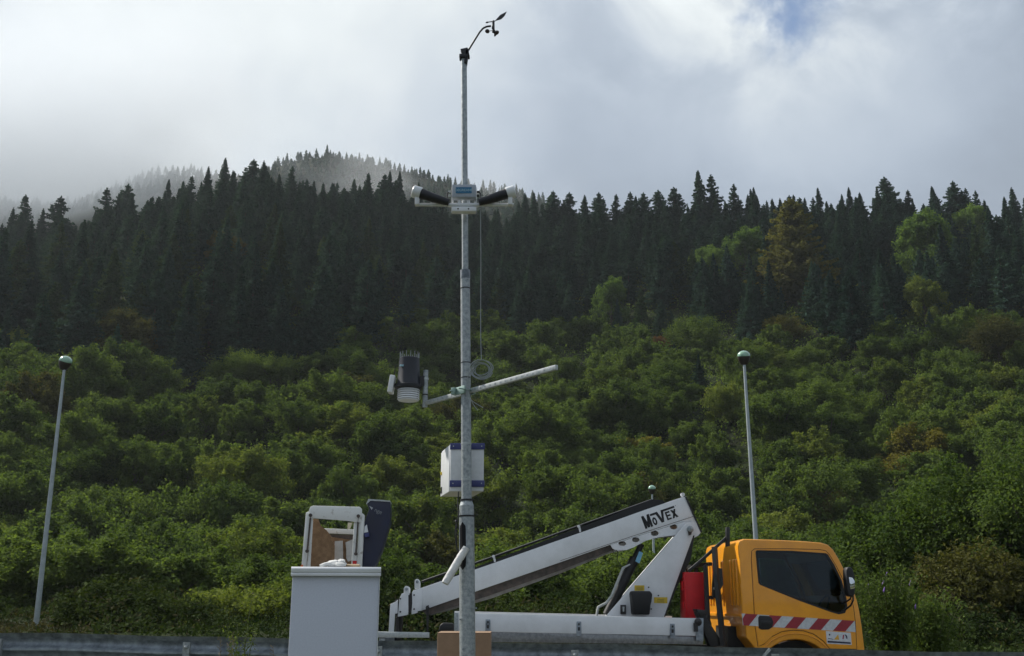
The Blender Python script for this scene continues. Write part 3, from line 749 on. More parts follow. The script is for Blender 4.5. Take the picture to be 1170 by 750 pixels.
m.build('sticker_print', mat('sticker_dark', (.03, .03, .06), .5), door, smooth=False)
m = MB(); m.prism(poly([(962.2, 730.3), (962.6, 726), (963.6, 725.3), (964.3, 725.8), (963.6, 730.5)], 0), -.0104, -.01); m.build('sticker_red', mat('sticker_crimson', (.35, .03, .07), .5), door, smooth=False)
# door mirror
mir = MB(); mir.prism(poly([(966.5, 648.5), (970, 648), (973.2, 651), (975, 660), (975.6, 672), (975, 680), (972, 682.3), (968, 681), (966.3, 674), (965.3, 662), (965, 652)], -.28), -.34, -.20)
mirror = mir.build('door_mirror', BLACK, tr_, bevel=.02, segs=3); ORG[mirror.name] = Vector()
m = MB(); m.prism(poly([(969.8, 659.5), (973.8, 660.3), (976.3, 664), (976.3, 672.5), (971.4, 673.5)], -.34), -.347, -.335); m.build('convex_glass', MIRROR, mirror, bevel=.003)
m = MB(); m.tube([tv(974.5, 678, -.27), tv(974.8, 686, -.27), tv(972, 692, -.2), tv(965, 697.5, -.05), tv(960, 699, .02)], .013, 8); m.tube([tv(973, 681, -.27), tv(971.5, 684.5, -.25), tv(966, 688.5, -.1), tv(962, 689.5, .0)], .012, 8); m.build('mirror_arm', BLACK, mirror)
# far-side mirror seen through the glass, its reflection painted as a pale colour
m = MB(); m.prism(poly([(943.5, 666), (952, 666), (953.5, 670), (953, 690), (949, 693.5), (945, 693), (943, 688), (942.3, 670)], CW+.15), CW+.1, CW+.2); fm = m.build('far_mirror', mat('pale_mirror_reflection', (.72, .76, .68), .4), tr_, bevel=.02)
# interior
SEAT = mat('seat_cloth', (.06, .065, .075), .9, scale=20)
m = MB(); 
for v in (.22, 1.15):
    a = tp(878, 712, v); m.box((a[0]-.18, v, a[1]-.05), (a[0]+.32, v+.5, a[1]+.09)); 
    m.box((a[0]-.28, v+.02, a[1]+.0), (a[0]-.14, v+.48, a[1]+.62), Matrix.Rotation(R(-8), 3, 'Y')); m.box((a[0]-.33, v+.14, a[1]+.64), (a[0]-.22, v+.36, a[1]+.80))
m.build('seat', SEAT, tr_, bevel=.03)
a = tp(950, 706, .3); m = MB(); m.box((a[0]-.05, .08, a[1]-.2), (a[0]+.32, CW-.08, a[1]-.02)); m.build('dashboard', mat('dash_grey', (.08, .085, .09), .7), tr_, bevel=.03)
m = MB(); c_ = tv(940, 694, .45); rp = [c_+Vector((math.cos(t)*.19*.45, math.sin(t)*.19, math.cos(t)*.17)) for t in np.linspace(0, 2*math.pi, 21)]; m.tube(rp, .014, 8); m.build('steering_wheel', BLACK, tr_)
# head lamp, bumper
m = MB()
for v in (.12, CW-.42):
    a = tp(988, 752, 0); m.box((a[0]-.06, v, a[1]-.08), (a[0]+.012, v+.3, a[1]+.06)).build('headlight', mat('lamp_glass', (.6, .62, .64), .08, scale=10, coat=1), tr_, bevel=.015); m = MB()
a = tp(988, 770, 0); MB().box((a[0]-.12, .02, a[1]-.1), (a[0]+.04, CW-.02, a[1]+.1)).build('bumper', BLACK, tr_, bevel=.03)
# wheels
def wheel(u, z, v, w, r, name='wheel'):
    t = MB().lathe((u, v, z), [(r*.55, 0), (r*.9, 0), (r*.98, .025), (r, .05), (r, w-.05), (r*.98, w-.025), (r*.9, w), (r*.55, w)], 36, Vector((0, 1, 0))).build(name, RUBBER, tr_)
    ORG[t.name] = Vector()
    MB().lathe((u, v, z), [(r*.56, .012), (r*.52, .02), (r*.4, .05), (r*.2, .03), (r*.16, .012), (.02, .01)], 24, Vector((0, 1, 0))).build('rim', GALV, t)
    return t
fw = tp(909, 768); wr = .34
wheel(fw[0], wr, .06, .22, wr); wheel(fw[0], wr, CW-.28, .22, wr)
rw = tp(600, 760)
for u in (rw[0],):
    wheel(u, wr-.02, .1, .42, wr); wheel(u, wr-.02, 1.5, .42, wr)
# wheel well lining behind the arch
m = MB(); tpr(m, circ(909, 768, 40, 36, -8, -172, 14)+[(868, 780), (950, 780)], .30, .32); m.build('wheel_well', BLACK, tr_)
# chassis
zl = tp(700, 745, .5)[1]; u0, u1 = tp(440, 730, .5)[0], tp(940, 760, .5)[0]
m = MB(); m.box((u0, .55, zl-.12), (u1, .65, zl+.06)); m.box((u0, 1.3, zl-.12), (u1, 1.4, zl+.06))
for u in np.linspace(u0+.2, u1-.3, 6): m.box((u, .65, zl-.08), (u+.08, 1.3, zl+.02))
m.build('chassis', BLACKM, tr_)
# bed: floor, near drop side, tread strip, latches
zf0 = tp(700, 722, .05)[1]; ub0, ub1 = tp(522, 715)[0], tp(803, 715)[0]
BW = 2.02
m = MB(); tpr(m, [(522, 721.2), (803.3, 727.5), (803.3, 736.5), (522, 733.5)], .0, BW); bed = m.build('bed', TREAD, tr_, bevel=.004)
m = MB(); tpr(m, [(521.8, 700.3), (803.4, 706.8), (803.2, 727), (521.8, 721)], -.03, .0); ds = m.build('drop_side', WHITE, tr_, bevel=.005); ORG[ds.name] = Vector()
m = MB(); m.prism(poly([(521.8, 700.3), (803.4, 706.8), (803.2, 727), (521.8, 721)], 0), BW, BW+.03); m.build('drop_side', WHITE, tr_, bevel=.005)
for px in (557.5, 661.5, 768.5):
    y = 700.5+(px-522)*.0236
    m = MB(); tpr(m, [(px-2.6, y+6.5), (px+2.6, y+6.6), (px+3, y+23), (px-3, y+23)], -.047, -.031); m.build('latch', GALV_D, ds, bevel=.003)
    m = MB(); tpr(m, [(px-1, y+8.5), (px+1, y+8.5), (px+1, y+11), (px-1, y+11)], -.049, -.0475); tpr(m, [(px-1.2, y+13), (px+1.2, y+13), (px+1.2, y+17), (px-1.2, y+17)], -.049, -.0475); m.build('latch_hole', BLACK, ds)
m = MB(); tpr(m, [(795.5, 706.3), (803.8, 706.6), (803.8, 733), (795.5, 732)], -.052, -.031); m.build('corner_post', GALV_D, tr_, bevel=.004)
m = MB(); m.lathe(tv(797.5, 711, -.055), [(.055, 0), (.055, -.012), (.03, -.02), (.02, -.03)], 14, Vector((0, 1, 0))); m.box(tv(793, 722, -.07), tv(797, 712, -.055)); m.build('corner_lock', BLACKM, tr_)
m = MB(); tpr(m, [(519, 700.5), (523.5, 700.5), (523.5, 727), (519, 727)], -.05, .05); m.build('rear_post', GALV, tr_, bevel=.004)
# rear extension bar and upright at the tail
m = MB(); tpr(m, [(430, 722.2), (490.5, 723.2), (490.5, 729), (430, 728.6)], -.1, .1); m.build('tail_bar', GALV_L, tr_, bevel=.004)
m = MB(); tpr(m, [(433, 728.8), (440, 728.8), (440, 765), (433, 765)], -.06, .06); m.build('tail_leg', GALV, tr_, bevel=.004)
m = MB(); m.box((u0-.0, .5, zf0-.35), (ub0, .6, zf0-.22)); m.box((u0, 1.4, zf0-.35), (ub0, 1.5, zf0-.22)); m.box((u0, -.0, zf0-.18), (u0+.12, BW, zf0-.08)); m.build('tail_frame', GALV_D, tr_)
# dark cover on the bed beside the mast
m = MB(); tpr(m, [(501, 722), (502.5, 715), (506, 711.8), (518, 712.3), (520.5, 716), (521, 723)], .2, .6); m.build('winch_cover', BLACK, tr_, bevel=.02)
# column (turret)
VB0, VB1 = .62, 1.22
col_poly = [(786.5, 597.2), (789.5, 599), (793, 605), (792.5, 611), (758.8, 704.5), (757, 712), (692, 712), (694.5, 702), (783.8, 598.6)]
m = MB(); tpr(m, col_poly, VB0-.05, VB0); colm = m.build('column', WHITE, tr_, bevel=.004); ORG[colm.name] = Vector()
m = MB(); m.prism(poly([(x+6, y) for x, y in col_poly], VB0), VB1, VB1+.05); m.build('column_cheek', WHITE, colm, bevel=.004)
m = MB(); tpr(m, [(789, 612), (793.5, 612), (789, 640), (774, 670), (760, 705), (752, 705)], VB0+.02, VB1-.02); m.build('column_shadow', BLACKM, colm)  # black filler; the shadow behind the column is put into its colour
m = MB(); m.lathe(tv(788.3, 605, VB0-.05), [(.052, 0), (.052, -.02), (.03, -.03), (.03, -.05), (.012, -.055)], 18, Vector((0, 1, 0))); m.build('pivot_bolt', GALV, colm)
m = MB(); tpr(m, [(786, 605), (791, 604.5), (790, 611), (787, 612)], VB0-.075, VB0-.055); m.build('pivot_clip', TIE, colm)
u_a, u_b = tp(690, 712, VB0)[0], tp(762, 712, VB0)[0]
m = MB(); m.lathe(((u_a+u_b)/2, (VB0+VB1)/2, zf0-.05), [(.48, 0), (.48, .12), (.40, .16), (.40, .2)], 32); m.build('turntable', BLACKM, tr_)
for pts in ([(725, 669), (736.3, 669), (736.3, 675.2), (725, 675.2)], [(747.3, 682.6), (762.5, 682.6), (762.5, 689.6), (747.3, 689.2)]):
    m = MB(); tpr(m, pts, VB0-.0545, VB0-.0505); m.build('warning_sticker', YEL, colm)
    m = MB(); cx = (pts[0][0]+pts[1][0])/2; cy = (pts[0][1]+pts[2][1])/2
    for r_ in (-1.3, .3, 1.7): tpr(m, [(cx-4, cy+r_), (cx+4, cy+r_), (cx+4, cy+r_+.7), (cx-4, cy+r_+.7)], VB0-.0552, VB0-.0547)
    m.build('sticker_text', mat('sticker_brown', (.30, .22, .04), .6), colm)
m = MB(); tpr(m, [(722.5, 675.5), (743, 675.5), (745.6, 679), (744.5, 688), (743.5, 692), (742.5, 702.5), (723.5, 702.5), (721.3, 678)], VB0-.24, VB0-.053); m.build('control_box', BLACK, colm, bevel=.018)
m = MB(); tpr(m, [(709.3, 691.3), (715.4, 691.3), (715.4, 702), (709.3, 702)], VB0-.11, VB0-.053); m.build('socket', BLACKM, colm, bevel=.006)
m = MB(); tpr(m, [(711.3, 693.5), (713.5, 693.5), (713.2, 699), (711.6, 699)], VB0-.113, VB0-.111); m.build('socket_mark', GALV_L, colm)
m = MB()
for px, py in ((741, 671.3), (752.2, 680.7), (744, 696)): m.lathe(tv(px, py, VB0-.051), [(.012, 0), (.012, -.006)], 8, Vector((0, 1, 0)))
m.build('screw', BLACKM, colm)
# main boom box
VP0, VP1 = VB0+.06, VB1-.06
boom_poly = [(480, 672.6), (560, 645.0), (640, 616.9), (700, 596.0), (740, 581.7), (781.5, 567.7), (784, 568.5), (791, 583), (797, 596), (801.8, 607.5), (798, 612), (790, 616.5), (783, 614),
             (778, 611.5), (764, 612.5), (752, 614.2), (738, 618), (724, 625.6), (716, 628.6), (706, 629.2), (700, 627), (697.5, 622.8), (640, 642.8), (560, 670.4), (480, 698.6)]
holes = [circ(711, 621.3, 4.6, 2.7, n=12), circ(726.3, 617.0, 4.4, 2.9, n=12), circ(748.0, 609.6, 4.6, 3.1, n=12), circ(769.6, 602.2, 4.4, 3.0, n=12)]
holes = [[((x-h[0][0]), y) if False else (x, y) for x, y in h] for h in holes]
low = [(697.5, 622.8), (781, 596.3), (797, 596), (801.8, 607.5), (798, 612), (790, 616.5), (783, 614), (778, 611.5), (764, 612.5), (752, 614.2), (738, 618), (724, 625.6), (716, 628.6), (706, 629.2), (700, 627)]
bx = [(480, 672.6), (560, 645.0), (640, 616.9), (700, 596.0), (740, 581.7), (781.5, 567.7), (784, 568.5), (791, 583), (797, 596.2), (781, 596.0), (697.5, 622.6), (640, 642.8), (560, 670.4), (480, 698.6)]
m = MB(); tpr(m, bx, VP0, VP1); boom = m.build('boom', WHITE, tr_, bevel=.006); ORG[boom.name] = Vector()
def boolean_cut(ob, cutters):
    for c_ in cutters:
        md = ob.modifiers.new('b', 'BOOLEAN'); md.operation = 'DIFFERENCE'; md.object = c_; md.solver = 'EXACT'
    dg = bpy.context.evaluated_depsgraph_get(); me = bpy.data.meshes.new_from_object(ob.evaluated_get(dg))
    ob.modifiers.clear(); old = ob.data; ob.data = me; bpy.data.meshes.remove(old); me.name = ob.name
    for c_ in cutters: bpy.data.objects.remove(c_)
m = MB(); tpr(m, low, VP0-.008, VP0+.012); lug = m.build('boom_lug', WHITE, boom)
hc = []
for h in holes: m = MB(); m.prism(poly(h, VP0), VP0-.1, VP0+.1); hc.append(m.build('cut', WHITE, tr_, smooth=False))
boolean_cut(lug, hc)
m = MB(); m.prism(poly(low, VP0), VP1-.02, VP1); m.build('boom_lug', WHITE, boom)
m = MB(); tpr(m, circ(731.5+2, 615.8+.6, 3.2, 1.8, n=10), VP0-.014, VP0-.0085); m.build('weld_patch', WHITE, boom)
m = MB(); tpr(m, [(700, 596.0+27), (781, 596.2), (782, 597), (700, 624)], VP0+.02, VP1-.03); m.build('lug_core', TIE, boom)
m = MB(); m.tube([tv(640, 641, VP0-.001), tv(720, 613.7, VP0-.001), tv(793.5, 589.8, VP0-.001)], .004, 6); m.build('weld_seam', TIE, boom)
m = MB(); tpr(m, [(782.5, 567.5), (784.5, 568.0), (802.5, 608), (800.8, 609)], VP0-.015, VP1+.01); m.build('end_strip', BLACKM, boom)
m = MB(); m.lathe(tv(780, 565.5, VP0+.02), [(.03, -.02), (.03, .03)], 14, Vector((0, 1, 0))); m.lathe(tv(783.2, 568.2, VP0+.0), [(.012, -.01), (.012, .03)], 8, Vector((0, 1, 0))); m.build('eye_lug', WHITE, boom)
# telescoping lower section and dark gap beneath
m = MB(); tpr(m, [(482, 698), (640, 643), (697, 623), (702, 628), (640, 652.0), (560, 680.5), (488, 703.4)], VP0+.05, VP1-.05); m.build('slide_rail', TIE, boom)
m = MB(); tpr(m, [(490, 701.5), (560, 677.3), (640, 650.5), (683, 633.5), (700, 627.5), (702, 631), (690, 635.0), (640, 655.5), (560, 684.5), (493, 703.4)], VP0+.12, VP1-.12); m.build('inner_section', mat('greyed_steel', (.36, .36, .35), .5, .3, scale=6, col2=(.2, .18, .16)), boom, bevel=.01)
m = MB(); tpr(m, [(619, 649.6), (622.5, 648.5), (622.5, 658), (619, 659)], VP0+.1, VP0+.14); m.build('clip', TIE, boom)
# hose track along the top
m = MB(); tpr(m, [(484, 670.2), (560, 642.2), (580, 634.3), (640, 611.0), (700, 588.6), (732, 575.6), (746, 570.8), (757, 571.5), (760, 575.4), (740, 581.9), (700, 596.2), (640, 617.1), (560, 645.2), (484, 671.6)], VP0+.015, VP1-.1); m.build('hose_channel', BLACK, boom)
m = MB()
for k, (dv, dz) in enumerate(((.08, -.035), (.16, -.03), (.26, -.04))):
    P3 = [tv(px, py, VP0+dv)+Vector((0, 0, -dz)) for px, py in ((482, 667.5), (560, 640.5), (640, 611.5), (700, 590.2), (736, 577.2), (745, 574))]
    m.tube(P3, .014, 8)
m.build('hydraulic_hose', BLACK, boom)
for px, py in ((662.3, 606), (564.8, 640.2)):
    m = MB(); tpr(m, [(px-2.0, py-5), (px+0.2, py-5), (px+1.6, py-.5), (px+1.6, py+2), (px-.2, py+2.4)], VP0-.006, VP0-.001); m.lathe(tv(px-1, py-4.3, VP0-.01), [(.022, -.01), (.022, .01)], 10, Vector((0, 1, 0))); m.build('hose_clip', WHITE, boom)
# telescoping heads at the tip
def head(px_poly, ear, d0, name='boom_head'):
    m = MB(); tpr(m, px_poly, VP0-d0, VP1+d0); h_ = m.build(name, WHITE, tr_, bevel=.006); ORG[h_.name] = Vector()
    m = MB(); ex, ey, er = ear; m.prism(poly(circ(ex, ey, er, er, 180, 360, 10)+[(ex+er, ey+7), (ex-er, ey+8)], VP0), VP0-.01, VP0+.02); m.prism(poly(circ(ex, ey, er, er, 180, 360, 10)+[(ex+er, ey+7), (ex-er, ey+8)], VP0), VP1-.02, VP1+.01)
    m.build('ear', WHITE, h_, bevel=.003)
    MB().lathe(tv(ex, ey+.3, VP0-.012), [(.022, 0), (.022, -.015)], 12, Vector((0, 1, 0))).build('pin', GALV_D, h_)
    m = MB(); xs = [p[0] for p in px_poly]; ys = [p[1] for p in px_poly]
    for fy in (.28, .8): m.lathe(tv(min(xs)+(max(xs)-min(xs))*.25, min(ys)+(max(ys)-min(ys))*fy, VP0-d0-.001), [(.013, 0), (.013, -.008)], 8, Vector((0, 1, 0)))
    m.build('bolt', BLACKM, h_)
head([(470.8, 677), (472.5, 674.5), (482.5, 671.5), (482.5, 697.5), (477, 698.8), (477, 700.5), (470, 702.3), (471, 690)], (476.7, 664.8, 3.0), .02)
head([(456.4, 684), (459, 678.5), (466.5, 676.3), (466.6, 700), (465.5, 703), (454.3, 705)], (464.6, 673, 3.2), .02)
m = MB(); tpr(m, [(451, 686), (466, 679), (472, 677), (472, 700), (458, 703), (451, 703.5)], VP0+.01, VP1-.01); m.build('inner_tip', BLACKM, tr_)
m = MB(); tpr(m, [(446, 690.5), (451.5, 688), (454.6, 685.5), (454.2, 701), (451.3, 701.5), (450, 722.5), (444, 722.5)], VP0-.05, VP0+.0); m.build('rest_plate', WHITE, tr_, bevel=.004)
m = MB(); tpr(m, [(486.8, 692.6), (490, 691.6), (489.6, 722.6), (487.6, 722.6)], VP0-.06, VP0-.02); m.lathe(tv(488.5, 695, VP0-.07), [(.03, 0), (.03, -.02)], 10, Vector((0, 1, 0))); m.build('rest_strut', BLACKM, tr_)
m = MB(); tpr(m, [(451.5, 706), (455, 705.5), (455.5, 722.5), (452, 722.5)], VP0+.04, VP0+.2); m.build('rest_block', BLACKM, tr_)
# lift cylinder, hose, blue tag
m = MB(); a, b = tv(733, 622, .9), tv(694, 703, .9); m.tube([a, a.lerp(b, .25)], .048, 16); m.tube([a.lerp(b, .2), b], .075, 18); m.build('lift_cylinder', BLACKM, tr_)
m = MB(); m.tube([tv(720, 645, .78), tv(712, 649, .78), tv(706, 664, .78), tv(699, 681, .78), tv(693, 689, .78), tv(683.5, 694, .78), tv(682, 701, .78), tv(682, 712, .8)], [.012]+[.022]*5+[.018, .018], 10); m.build('wrapped_hose', mat('pale_hose_wrap', (.48, .5, .48), .6, scale=20), tr_)
m = MB(); tpr(m, [(730.5, 630), (734.6, 632), (730.6, 643.8), (726, 641.4)], .75, .77); m.build('blue_tag', mat('pale_blue_tag', (.22, .50, .70), .4), tr_)
m = MB(); m.tube([tv(700, 621, .85), tv(706, 632, .82), tv(705, 640, .8), tv(711, 648, .8)], .006, 6); m.build('thin_wire', BLACK, tr_)
# brand lettering on the boom: strokes in a frame along the boom
lo = tv(737.3, 604.0, VP0-.0035); lx = (tv(772.5, 591.7, VP0-.0035)-lo).normalized(); lz = Vector((-lx.z, 0, lx.x)); su = (tv(775.0, 590.6, VP0)-tv(737.3, 604.0, VP0)).length
Hh = .19; m = MB()
def stroke(pts):  # pts in unit: x 0..1 along, y 0..1 up
    P3 = [lo+lx*(x*su)+lz*(y*Hh) for x, y in pts]; n = len(P3)
    V = P3+[p+Vector((0, .003, 0)) for p in P3]
    m.add(V, [tuple(range(n)), tuple(n+i for i in reversed(range(n)))]+[(i, (i+1) % n, n+(i+1) % n, n+i) for i in range(n)])
S_ = stroke
S_([(.0, -.05), (.0, 1.0), (.065, 1.0), (.065, -.05)]); S_([(.17, -.05), (.17, 1.0), (.235, 1.0), (.235, -.05)])
S_([(.0, 1), (.07, 1), (.1175, .45), (.165, 1), (.235, 1), (.15, -.02), (.085, -.02)])
# o
oc = (.325, .29)
for i in range(14):
    a0, a1 = 2*math.pi*i/14, 2*math.pi*(i+1)/14
    S_([(oc[0]+.065*math.cos(a0), oc[1]+.33*math.sin(a0)), (oc[0]+.065*math.cos(a1), oc[1]+.33*math.sin(a1)), (oc[0]+.024*math.cos(a1), oc[1]+.17*math.sin(a1)), (oc[0]+.024*math.cos(a0), oc[1]+.17*math.sin(a0))])
S_([(.255, .78), (.255, .95), (.475, .95), (.475, .78)])
S_([(.40, .95), (.475, .95), (.54, .30), (.585, .95), (.66, .95), (.575, .0), (.50, .0)])
S_([(.585, .80), (.585, .96), (.99, .96), (.99, .80)])
S_([(.675, .02), (.675, .70), (.72, .70), (.72, .02)])
for y in (.02, .30, .57): S_([(.675, y), (.675, y+.13), (.81, y+.13), (.81, y)])
S_([(.84, .70), (.90, .70), (1.01, .02), (.945, .02)]); S_([(.945, .70), (1.0, .70), (.895, .02), (.835, .02)])
S_([(1.02, .9), (1.02, .96), (1.04, .96), (1.04, .9)])
m.build('lettering', mat('black_lettering', (.01, .01, .012), .5), boom, smooth=False)
# red tool case behind the drop side
m = MB(); tpr(m, [(783, 653.8), (806.2, 654.3), (807, 712), (783.5, 712)], .45, .80); rc = m.build('tool_case', RED, tr_, bevel=.012); ORG[rc.name] = Vector()
m = MB(); a = tp(783, 680, .45)[0]
for z0, z1 in ((664, 675), (688, 698)):
    za, zb = tp(783, z1, .45)[1], tp(783, z0, .45)[1]; m.box((a-.018, .55, za), (a+.002, .68, zb))
m.build('case_ridge', RED, rc, bevel=.006)
m = MB(); za, zb = tp(783, 706, .45)[1], tp(783, 656, .45)[1]; m.box((a-.006, .44, za), (a+.02, .50, zb)); m.build('case_rim', RED, rc, bevel=.004)
# headboard frame behind the cab
m = MB(); m.tube([tv(816.3, 625, -.02), tv(818.5, 660, -.02), tv(826.5, 738, -.02)], .045, 4); m.build('headboard_post', BLACKM, tr_)
m = MB(); tpr(m, [(830, 602.3), (834, 602.3), (834.2, 624), (830, 625)], .05, .12); tpr(m, [(786, 651.0), (800, 639.5), (829.5, 613), (831.5, 616), (818, 628), (801, 643.5), (788, 654.5)], .07, .11); m.build('headboard_rail', BLACKM, tr_, bevel=.006)
m = MB(); tpr(m, [(804.5, 646), (808, 645), (810, 704), (806.5, 712)], .1, .16); tpr(m, [(816, 648), (825, 650), (826.5, 668), (818, 684), (814, 682), (813.8, 668)], .02, .05); m.build('headboard_stay', BLACKM, tr_)
m = MB(); m.lathe(tv(816.3, 672.5, .019), [(.02, 0), (.02, -.01)], 10, Vector((0, 1, 0))); m.build('bright_bolt', GALV_L, tr_)
m = MB(); tpr(m, [(795.5, 699.5), (801, 697.4), (806, 699.2), (806.6, 705), (828, 738), (812, 740), (802, 715)], .02, .2); tpr(m, [(796, 696), (806, 697.5), (807, 703), (800, 705)], -.02, .25); m.build('mudguard_bracket', BLACKM, tr_, bevel=.01)
u_h = tp(812, 690, .1)[0]
m = MB()
for v in (.35, .95, 1.55): m.box((u_h, v, zf0), (u_h+.05, v+.05, zf0+.95))
m.box((u_h-.002, .1, zf0+.93), (u_h+.052, BW-.1, zf0+.98)); m.box((u_h-.002, .1, zf0+.45), (u_h+.052, BW-.1, zf0+.5)); m.build('headboard', BLACKM, tr_)
# rear mudguard behind cab
m = MB(); tpr(m, [(832, 716), (851, 716), (852, 740), (870, 765), (832, 765)], .5, 1.2); m.build('engine_cover', BLACK, tr_)

# work basket at the boom tip
BV = .25
wb = MB()
for x0t, x1t, x0b, x1b in ((350, 355.6, 345.2, 352),): pass
za = tp(380, 700, BV)[1]; ul, uR = tp(346, 650, BV)[0], tp(413, 650, BV)[0]
m = MB(); m.box((ul, BV+.1, za), (ul+.05, BV+.66, za+.72)); m.box((uR-.05, BV+.1, za), (uR, BV+.66, za+.72)); m.box((ul, BV, za-.05), (uR, BV+.66, za)); m.box((ul+.0, BV+.62, za), (uR, BV+.66, za+.6)); basket = m.build('work_basket', WHITE_OLD, tr_, bevel=.01); ORG[basket.name] = Vector()
frame = MB()
tpr(frame, [(349.5, 586), (352.4, 584.5), (355.5, 586), (355.2, 592), (349, 655), (343.8, 655)], BV, BV+.1)
frame.build('frame_post', WHITE_OLD, basket, bevel=.008); frame = MB()
tpr(frame, [(410, 588.5), (414, 586.5), (416.6, 588.8), (413.2, 655), (407.5, 655)], BV, BV+.1)
frame.build('frame_post', WHITE_OLD, basket, bevel=.008); frame = MB()
tpr(frame, [(355.6, 592), (357.5, 592), (354.0, 655), (350.4, 655)], BV+.002, BV+.05)
frame.build('inner_post', WHITE_OLD, basket, bevel=.008); frame = MB()
tpr(frame, [(404.6, 594.8), (409.2, 594.8), (407.4, 655), (400.8, 655)], BV+.002, BV+.05)
frame.build('inner_post', WHITE_OLD, basket, bevel=.008)
m = MB(); tpr(m, [(353, 583), (354.5, 579.3), (358, 578), (411, 579.3), (413.4, 581.5), (413.5, 589), (411.8, 597.4), (398, 595.4), (360, 592.4), (353, 592.5)], BV-.03, BV+.015); m.build('head_panel', WHITE_OLD, basket, bevel=.008)
m = MB(); tpr(m, [(370, 603.8), (404.6, 605.2), (404.6, 610.8), (374, 609.6)], BV+.55, BV+.62); m.build('rear_crossbar', WHITE_OLD, basket, bevel=.006)
m = MB(); tpr(m, [(376, 610.5), (404, 611.5), (404, 617.0), (378, 616)], BV+.56, BV+.60); m.build('dark_grille', TIE, basket)
m = MB(); tpr(m, [(357.2, 593), (363.5, 593.3), (366, 600.5), (373, 606), (378, 612.5), (379.5, 618), (382.3, 623), (381.6, 655), (354.2, 655)], BV+.2, BV+.24); m.build('torn_side_board', CORK, basket)
m = MB(); tpr(m, [(377, 613.5), (404, 617.5), (403, 655), (377, 655)], BV+.5, BV+.53); m.build('back_board', CORK, basket)
m = MB(); tpr(m, [(382.5, 618.6), (391.5, 618), (392.4, 655), (380.5, 655)], BV+.42, BV+.44); tpr(m, [(394.6, 620), (403.2, 616.4), (402.6, 640), (397.5, 642), (395.6, 638), (395.8, 628)], BV+.42, BV+.44); m.build('torn_lining', CORKW, basket)
m = MB()
for (x0, y0, x1, y1) in ((354.8, 589, 351.0, 630), (409.5, 590, 406.6, 633)):
    m.tube([tv(x0, y0, BV-.02), tv(x1, y1, BV-.02)], .012, 8)
    for q in ((x0, y0), (x1, y1)): m.lathe(tv(*q, BV-.03), [(.026, 0), (.026, -.025)], 10, Vector((0, 1, 0)))
m.build('gas_strut', TIE, basket)
m = MB(); tpr(m, [(402.9, 641), (407.6, 641.2), (407.2, 648), (402.6, 648)], BV-.006, BV+.0); m.build('red_reflector', RED, basket)
m = MB(); tpr(m, [(343.6, 646), (346.2, 645.4), (346, 650.5), (343.2, 650.5)], BV-.006, BV+.0); m.build('side_reflector', mat('orange_reflector', (.8, .18, .03), .3), basket)
m = MB(); tpr(m, [(397.5, 597.4), (402.6, 597.4), (400, 604.4), (396.8, 605.2)], BV+.3, BV+.33); m.build('tie_strap', mat('cream_strap', (.6, .56, .46), .8), basket)
# link from basket to boom tip
m = MB(); m.tube([tv(457, 700, .92), tv(454, 740, .92), tv(420, 748, .92), tv(400, 735, BV+.64)], .06, 10); m.build('jib_link', BLACKM, basket)
# navy cover beside the basket
nv = [(418.7, 575), (421, 570.6), (445.5, 572.6), (446.2, 580), (445.6, 597), (436.5, 628), (428, 648), (427, 655), (412, 655), (414, 630), (416.6, 596), (421.8, 582)]
m = MB(); tpr(m, nv, BV+.05, BV+.5); cv = m.build('navy_cover', NAVY, basket, bevel=.012)
m = MB(); tpr(m, [(418.3, 575.6), (421, 570.2), (445.8, 572.2), (445.6, 573.6), (423, 572.3), (419.6, 575.6)], BV+.035, BV+.52); m.build('cover_edge', GALV_L, basket)
m = MB(); tpr(m, [(422, 578.3), (426.2, 580.4), (424.4, 582.8)], BV+.044, BV+.049); m.build('cover_mark', mat('pale_mark', (.5, .52, .55), .6), basket)
sc_o = tv(432.3, 584.3, BV+.045); sx_ = (tv(437, 586, BV+.045)-tv(427, 581.6, BV+.045)).normalized(); 
text_mesh('nge', .085, (sc_o, sx_, Vector((-sx_.z, 0, sx_.x))), .002, 'cover_script', mat('grey_script', (.25, .27, .29), .6), basket)
m = MB(); tpr(m, [(416.6, 602), (419, 599.5), (420.6, 608), (416, 609)], BV-.0, BV+.06); m.build('control_lever', WHITE, basket)
m = MB(); tpr(m, [(416, 610), (421.5, 608.6), (422, 613), (417, 614)], BV-.02, BV+.06); m.build('control_knob', VIOLET, basket)

